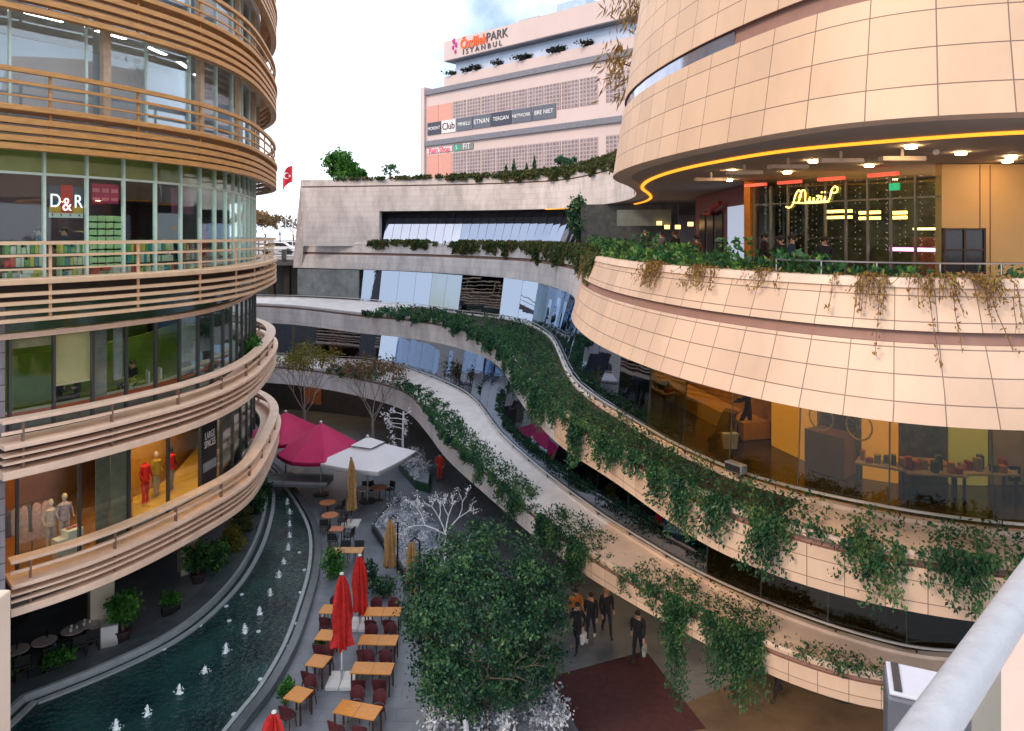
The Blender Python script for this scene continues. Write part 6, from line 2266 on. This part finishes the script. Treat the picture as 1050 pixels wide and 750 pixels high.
on_sign(0, -.30, wd, .20, goldp, .022, 'gold_stripe')
on_sign(.0, .02, wd * .34, .82, redp, .030, 'red_stripe')
on_sign(0, -.47, wd, .14, white_plaster, .0, 'white_base')
for k in (-.4, -.15, .12, .38):
    on_sign(k * wd, -.46, .035, .05, navyp, .012, 'mark')
for txt, dx, sz in (('D', -wd * .335, .56), ('&', 0, .56), ('R', wd * .335, .56)):
    o = text_mesh(txt, sz, whs, 'letter', (0, 0, 0), (R(90), 0, 0), None, .008)
    o.parent = base
    o.location = (dx, -.045, -.06 if txt != '&' else -.16)
    o.scale = (.78, 1, 1)
base2, m2_, h2, wd2 = win_panel(94, 121, 15.95, 16.55, mat('magenta_red_banner', (.50, .02, .10), .6, var=.3, scale=4), 'banner', 'magenta-red banner in the bookshop window right of the sign', 'banner')
for dz, hh in ((.1, .12), (-.17, .1)):
    for dx in (-.3, 0, .3):
        MB().box((dx, -.02, dz), (.22, .01, hh)).build('pale_stripe', mat('pink_banner_mark', (.75, .18, .25), .6), base2)
win_panel(176, 199, 15.7, 16.6, mat('dim_magenta_panel', (.16, .03, .09), .6), 'banner', 'dim magenta banner farther right in the bookshop window', 'banner')

tower_m = mat('lime_white_book_cover', (.30, .55, .20), .5, c2=(.62, .72, .52), scale=3)


def book_tower(px, label, m, cols, rows, z0=13.62, w_=.24, hh=.22, d=-1.75):
    c = off(ring3, d)
    q = at_s(c, s_at_px(c, px))
    t = thing('book_display', label, 'book display', (q[0], q[1], z0), heading(c, s_at_px(c, px)))
    MB().box((0, .18, rows * hh / 2), (cols * (w_ + .04) + .04, .03, rows * hh + .05)).build('rack', dark_metal, t)
    for i in range(cols):
        for j in range(rows):
            MB().box(((i - (cols - 1) / 2) * (w_ + .04), .05, j * hh + hh * .48), (w_, .16, hh * .78), M=Matrix.Rotation(R(rnd.gauss(0, 4)), 3, 'Y')).build('stack_of_books', m, t, bevel=.02)
    return t


book_tower(108, 'wall of lime-green round stacks under the magenta banner in the bookshop', tower_m, 4, 9)
book_tower(211, 'tall rack of red books in the right half of the bookshop window', mat('red_book_cover', (.55, .02, .03), .5, c2=(.2, .01, .02), scale=9), 2, 8)


def shelf(px, label, cols, rows=3, d=-1.9, hues=((.55, .62, .42), (.15, .35, .12), (.6, .6, .55), (.03, .25, .3), (.65, .5, .1))):
    c = off(ring3, d)
    q = at_s(c, s_at_px(c, px))
    t = thing('bookshelf', label, 'bookshelf', (q[0], q[1], 13.62), heading(c, s_at_px(c, px)))
    f_ = MB()
    for r in range(rows + 1):
        f_.box((0, 0, r * .38 + .02), (1.05, .28, .03))
    f_.box((0, .15, .6), (1.05, .02, 1.2))
    f_.build('frame', mat('dark_green_shelf', (.03, .06, .045), .5), t)
    for r in range(rows):
        x = -.48
        while x < .46:
            w_ = rnd.uniform(.08, .17)
            hh = rnd.uniform(.18, .31)
            MB().box((x + w_ / 2, -.03, r * .38 + .037 + hh / 2), (w_ * .85, .18, hh)).build('book', rnd.choice(BOOKS), t)
            x += w_


BOOKS = [mat('book_cover', c_, .5) for c_ in ((.58, .64, .45), (.14, .36, .12), (.62, .62, .56), (.03, .25, .3), (.65, .5, .1), (.6, .05, .05))]
for px, lab in ((22, 'low bookshelf at the left frame edge of the bookshop'), (75, 'low bookshelf below the bookshop sign'), (140, 'low bookshelf with pale spines right of the lime-green stacks'), (166, 'low bookshelf with pale and green spines in the middle of the window'), (190, 'low bookshelf just left of the tall red rack'), (229, 'low bookshelf right of the tall red rack'), (246, 'low bookshelf at the far right end of the bookshop window')):
    shelf(px, lab, 4)
# yellow table stacks by the rail
for px, lab, mm in ((30, 'low heap of yellow books at the left of the bookshop window', mat('yellow_cover', (.62, .5, .1), .5)), (108, 'low red and white heap in front of the lime-green stacks', mat('red_white_cover', (.6, .06, .04), .5))):
    c = off(ring3, -1.4)
    q = at_s(c, s_at_px(c, px))
    t = thing('book_heap', lab, 'books', (q[0], q[1], 13.62), heading(c, s_at_px(c, px)))
    for k in range(9):
        MB().box((rnd.uniform(-.4, .4), rnd.uniform(-.05, .1), .06 + .11 * (k // 3)), (.26, .18, .1), rnd.uniform(-.3, .3)).build('book', mm if k % 3 else white_plaster, t)

# clothes shop
def garment(t, x, z, w_, h, m, y=0):
    n = 14
    vs = []
    for j, (f_, zz) in enumerate(((.22, 0), (.55, -.06), (.62, -.2), (.75, -.6), (.95, -1))):
        for k in range(n):
            a_ = 2 * math.pi * k / n
            p_ = 1 + .16 * math.sin(4 * a_) * (j / 4)
            vs.append((x + math.cos(a_) * w_ / 2 * f_ * p_, y + math.sin(a_) * .09 * p_ * (.6 + .4 * f_), z + zz * h))
    MB().add(vs, [[j * n + k, (j + 1) * n + k, (j + 1) * n + (k + 1) % n, j * n + (k + 1) % n] for j in range(4) for k in range(n)] + [list(range(n)), [4 * n + k for k in range(n)][::-1]]).build('garment', m, t, smooth_angle=50)


fab = [mat('fabric', c_, .85, var=.3, scale=10) for c_ in ((.08, .08, .11), (.45, .20, .22), (.55, .33, .33), (.30, .28, .32), (.10, .06, .05), (.55, .46, .42))]
c = off(ring1, -2.6)
for px, lab, hues in ((4, 'garment rack with pink and pale clothes at the left frame edge', (1, 5, 2)), (27, 'garment rack with dark grey and pink striped clothes in the clothes shop', (0, 3, 0, 2, 2))):
    q = at_s(c, s_at_px(c, px))
    t = thing('garment_rack', lab, 'garment rack', (q[0], q[1], 4.622), heading(c, s_at_px(c, px)))
    MB().tube([(-.75, 0, 0), (-.75, 0, 1.75), (.75, 0, 1.75), (.75, 0, 0)], .018, 6).build('frame', dark_metal, t)
    for i, k in enumerate(hues):
        garment(t, -.55 + 1.1 * i / max(1, len(hues) - 1), 1.68, .45, 1.15 if k == 2 else .85, fab[k], rnd.uniform(-.03, .03))


def mannequin(px, d, z, lab, top, low, rc=ring1, hh=1.72, headless=False, skinm=None):
    cc = off(rc, d)
    q = at_s(cc, s_at_px(cc, px))
    t = thing('mannequin', lab, 'mannequin', (q[0], q[1], z), heading(cc, s_at_px(cc, px)))
    sm = skinm or mat('mannequin_shell', (.62, .50, .44), .4)
    MB().lathe([(.03, 0), (.06, .02), (.05, .3), (.075, .48), (.085, .7), (.05, .86)], (-.09, 0, 0), 10).lathe([(.03, 0), (.06, .02), (.05, .3), (.075, .48), (.085, .7), (.05, .86)], (.09, 0, 0), 10).build('legs', low, t, smooth_angle=50)
    MB().lathe([(.10, .80), (.17, .86), (.14, 1.08), (.18, 1.28), (.17, 1.38), (.06, 1.44), (.05, 1.5)], (0, 0, 0), 14).build('torso', top, t, smooth_angle=50)
    for s_ in (-1, 1):
        MB().tube([(s_ * .17, 0, 1.36), (s_ * .25, .02, 1.12), (s_ * .22, -.12, .92)], [.055, .045, .03], 7).build('arm', top, t, smooth_angle=60)
    if not headless:
        MB().ball((0, -.01, 1.60), (.08, .095, .12)).build('head', sm, t, smooth_angle=60)


rd_ = mat('scarlet_dress', (.62, .015, .02), .8, var=.15)
wh_ = mat('white_pink_dress', (.60, .48, .48), .8, var=.2, scale=14)
mannequin(52, -2.5, 4.622, 'mannequin in a pale pink dress, left of the pair by the white pedestals', wh_, wh_)
mannequin(66, -2.3, 4.75, 'mannequin in a lilac-grey jacket, right of the pair by the white pedestals', mat('lilac_jacket', (.42, .33, .42), .8, var=.3, scale=12), wh_)
mannequin(149, -2.5, 4.95, 'mannequin in scarlet, leftmost in the amber-lit window', rd_, rd_, headless=True)
mannequin(160, -2.6, 4.95, 'mannequin in yellow and beige in the amber-lit window', mat('mustard_top', (.55, .33, .05), .8), mat('beige_low', (.5, .36, .25), .8))
mannequin(175, -2.5, 4.95, 'mannequin in scarlet with black head, right of the mustard one', rd_, mat('patterned_tights', (.4, .3, .28), .8, scale=20), skinm=black_m)
for px, w_, hh, lab in ((63, .42, .62, 'lower white display pedestal in front of the mannequin pair'), (74, .48, .82, 'taller white display pedestal with pink shoes on it')):
    cc = off(ring1, -1.75)
    q = at_s(cc, s_at_px(cc, px))
    t = thing('display_pedestal', lab, 'pedestal', (q[0], q[1], 4.622), heading(cc, s_at_px(cc, px)))
    MB().box((0, 0, hh / 2), (w_, .42, hh)).build('block', white_plaster, t, bevel=.01)
    if hh > .7:
        for dx in (-.1, .08):
            MB().ball((dx, 0, hh + .05), (.10, .06, .05)).build('shoe', mat('pink_shoe', (.6, .2, .2), .5), t)
# display platform of the amber window and its back panel
cc = off(ring1, -3.4)
seg_o = np.array([at_s(off(ring1, -1.65), s) for s in np.linspace(s_at_px(off(ring1, -1.65), 136), s_at_px(off(ring1, -1.65), 207), 14)])
seg_i = np.array([at_s(cc, s) for s in np.linspace(s_at_px(cc, 136), s_at_px(cc, 207), 14)])
dp = thing('display_platform', 'yellow-lit display platform with a pale blue front in the amber shop window', 'platform', (seg_o[6][0], seg_o[6][1], 4.62))
MB().poly([tuple(q) for q in seg_o] + [tuple(q) for q in seg_i[::-1]], 4.625, 4.94).build('platform', mat('yellow_platform', (.62, .38, .08), .5), dp, world=True)
MB().plank(seg_o, .003, .03, 4.63, 4.945).build('front', mat('pale_blue_front', (.42, .48, .52), .5), dp, world=True)
seg = np.array([at_s(off(ring1, -3.7), s) for s in np.linspace(s_at_px(cc, 134), s_at_px(cc, 208), 14)])
tag(MB().plank(seg, -.06, 0, 4.63, 8.3).build('backdrop_panel', mat('amber_shop_panel', (.55, .27, .04), .6, var=.2)), 'amber back panel of the lit shop window with red mannequins', 'panel')
for px in (146, 162, 178, 196):
    q = at_s(off(ring1, -2.6), s_at_px(off(ring1, -2.6), px))
    o = MB().lathe([(.0, .0), (.09, 0), (.07, .12), (.03, .14), (0, .14)], (q[0], q[1], 8.3), 12).build('spotlight', lamp_warm)
    tag(o, 'small warm spotlight on the ceiling above the red mannequins', 'spotlight', 'ceiling spots of the amber window')
win_panel(98, 112, 4.65, 8.3, mat('taupe_panel', (.20, .17, .13), .4, var=.2), 'window_panel', 'taupe opaque panel between the two clothes displays, left of the pair', 'panel', -1.34, ring1)
win_panel(113, 130, 4.65, 8.3, mat('greige_panel', (.26, .22, .17), .4, var=.2), 'window_panel', 'taupe opaque panel between the two clothes displays, right of the pair', 'panel', -1.34, ring1)
bp_, m3, h3, w3 = win_panel(207, 222, 4.65, 8.3, black_m, 'shop_sign', 'black window panel with white two-line lettering right of the amber window', 'sign', -1.2, ring1)
for txt, dz in (('LARGE', .55), ('SPACES', .22)):
    o = text_mesh(txt, .40, white_plaster, 'lettering', (0, 0, 0), (R(90), 0, 0), None, .006)
    o.parent = bp_
    o.location = (0, -.03, dz)
    o.scale = (w3 / 1.75, 1, 1)
MB().box((0, -.022, -.65), (w3 * .9, .01, .35)).build('grey_stripe', mat('grey_stripe', (.2, .24, .26), .5), bp_)
for px0, px1, lab, mm in ((224, 236, 'pale shelf display in the rounded end window, left', mat('pale_display', (.5, .46, .52), .5, c2=(.25, .12, .1), scale=3)), (238, 247, 'pink and white shelf display in the rounded end window, middle', mat('pink_display', (.58, .42, .42), .5, c2=(.3, .12, .08), scale=4)), (249, 257, 'pale shelf display in the rounded end window, right', mat('white_display', (.5, .45, .45), .5, c2=(.15, .1, .1), scale=4))):
    win_panel(px0, px1, 4.9, 7.4, mm, 'display_board', lab, 'display', -1.7, ring1)

# ------------------------------------------------------------------ restaurant script sign
sc_ = P0 + rdir * (rl * .36) - inn * .06
sgn = thing('neon_sign', 'glowing gold script sign on the restaurant window of the drum terrace', 'sign', (sc_.x, sc_.y, 16.15), rang)
strokes = [[(-.82, -.26), (-.70, -.30), (-.58, -.2), (-.48, .1), (-.36, .26), (-.28, .16), (-.34, -.05), (-.4, -.16)],
           [(-.36, .0), (-.22, .26), (-.14, .18), (-.14, -.12), (-.05, -.16), (.02, .0)],
           [(.02, .02), (.02, -.12), (.1, -.16), (.16, .0), (.16, -.13), (.22, -.15)],
           [(.24, .03), (.34, .04), (.25, -.14), (.37, -.14)],
           [(.40, .04), (.40, -.12), (.47, -.15), (.52, .02), (.52, -.13), (.6, -.15), (.68, -.02), (.72, .18), (.84, .30), (.92, .22), (.86, .10), (.74, .12)],
           [(-.5, -.14), (-.1, -.17), (.3, -.17), (.62, -.16)]]
nb_ = MB()
for s_ in strokes:
    cv = resample(curve([(x * 1.15, z) for x, z in s_], .05), n=max(8, len(s_) * 4))
    nb_.tube([(x, 0, z) for x, z in cv], .022, 5)
for x in (.41, .51):
    nb_.ball((x * 1.15, 0, .14), .026)
nb_.build('script', lamp_mat('gold_neon', (1, .62, .12), 2.2), sgn)
MB().tube([(-.9, .05, -.2), (1.0, .05, -.2)], .012, 5).build('bracket', dark_metal, sgn)

# dark menu board against the tan wall
mbd = thing('menu_cabinet', 'dark glazed cabinet board standing against the tan wall of the terrace', 'board', (11.72, 18.75, 13.6))
MB().box((0, 0, .95), (1.0, .08, 1.1)).build('panel', mat('dark_glass_panel', (.04, .04, .05), .15), mbd)
f_ = MB()
for x in (-.52, 0, .52):
    f_.box((x, -.02, .95), (.05, .12, 1.2))
for z in (.40, .98, 1.52):
    f_.box((0, -.02, z), (1.09, .11, .05))
f_.build('frame', leg_m, mbd)
for x in (-.45, .45):
    MB().box((x, 0, .18), (.05, .08, .37)).build('leg', leg_m, mbd)

# small floodlight on the gallery kerb
s_ = s_at_px(railB, 757)
q = at_s(off(railB, .12), s_)
fl = thing('kerb_floodlight', 'grey box floodlight fixed to the middle terrace kerb among the plants', 'floodlight', (q[0], q[1], 9.2), heading(railB, s_))
MB().box((0, -.06, .16), (.52, .22, .22)).build('body', mat('grey_cast_metal', (.30, .31, .32), .4, metal=.5), fl, bevel=.02)
MB().box((0, -.18, .16), (.44, .015, .15)).build('lens', black_m, fl)
MB().box((0, .0, .03), (.3, .06, .08)).build('bracket', dark_metal, fl)
q = at_s(off(cW2, .1), s_at_px(cW2, 1040))
o = MB().box((0, 0, 0), (.28, .04, .36)).build('wall_notice', black_m)
o.location = D(1040, 486, q[1] - .05)
tag(o, 'small black notice with pale marks behind the gallery glass near the right edge', 'notice')
MB().box((0, -.024, .06), (.14, .008, .08)).box((0, -.024, -.06), (.16, .008, .05)).build('mark', white_plaster, o)

# ------------------------------------------------------------------ the viewer's own balcony
VB = thing('viewing_balcony', 'pale stone ledge with the thick white handrail on a steel post, lower right corner', 'balcony', (2.2, 2.4, 0))
h0, h1 = D(1050, 607, 1.06), D(951, 752, .76)
dv = (h1 - h0)
MB().tube([h0 - dv * 3, h0, h1, h1 + dv * 2], .0235, 20).build('handrail', mat('white_painted_handrail', (.37, .39, .43), .4, var=.10, scale=22, bump=.25), VB, world=True, smooth_angle=50)
pm = D(1011, 668, 1.0)
MB().box((pm.x, pm.y, pm.z - .52), (.034, .012, 1.06), R(-30)).build('post', mat('steel_post', (.42, .40, .37), .35, metal=.8, var=.1, scale=8), VB, world=True)
led_pts = [(1.64, 2.9), (3.2, 4.40), (9.0, 9.6), (12, 8), (9, 2), (2.2, 2.1)]
MB().poly(led_pts, 12.4, 12.95).build('ledge', mat('pale_rose_ledge', (.60, .45, .385), .6, var=.08), VB, world=True, bevel=.01)
MB().poly([(.9, -.5), (2.1, 1.9), (9, 1.9), (9, -6), (-3, -6), (-3, -.5)], 13.05, 13.4).build('floor_slab', white_plaster, VB, world=True)
gpn = MB()
a_, b_ = h0 + Vector((.05, -.03, -.12)), h1 + Vector((.05, -.03, -.12))
q4 = [a_ - dv * .4, b_, b_ + Vector((0, 0, -.8)), a_ - dv * .4 + Vector((0, 0, -.8))]
nn = Vector((dv.y, -dv.x, 0)).normalized() * .012
gpn.add(q4 + [p + nn for p in q4], [[0, 1, 2, 3], [7, 6, 5, 4], [0, 4, 5, 1], [1, 5, 6, 2], [2, 6, 7, 3], [3, 7, 4, 0]])
gpn.build('glass_panel', glass_mat('clear_balcony_glass', (.95, .98, .96), .02, .4, .2), VB, world=True)
fo = thing('floodlight', 'grey box floodlight seen from above just beyond the white handrail', 'floodlight', tuple(D(953, 762, 1.45)), R(-24))
fo.scale = (1.18, 1.25, 1.1)
MB().box((0, 0, .0), (.135, .10, .20)).build('housing', mat('grey_lamp_housing', (.12, .13, .16), .4, metal=.3), fo, bevel=.006)
MB().box((0, 0, .103), (.127, .092, .006)).build('top_cover', mat('pale_lamp_cover', (.50, .52, .60), .35), fo, bevel=.002)
MB().box((-.05, .0, .108), (.012, .08, .003)).box((.045, .0, .108), (.012, .08, .003)).build('slot', dark_metal, fo)
MB().tube([(0, .03, -.1), (.25, -.2, -.25)], .015, 8).build('arm', dark_metal, fo)
# corner column of the viewer's own building at the left frame edge
q = D(-9, 600, 3.0)
tag(MB().box((q.x, q.y, 6.75), (.10, .10, 13.5)).build('stone_column', stone_coping, bevel=.01), 'slim pinkish stone column cut by the lower left frame edge', 'column')
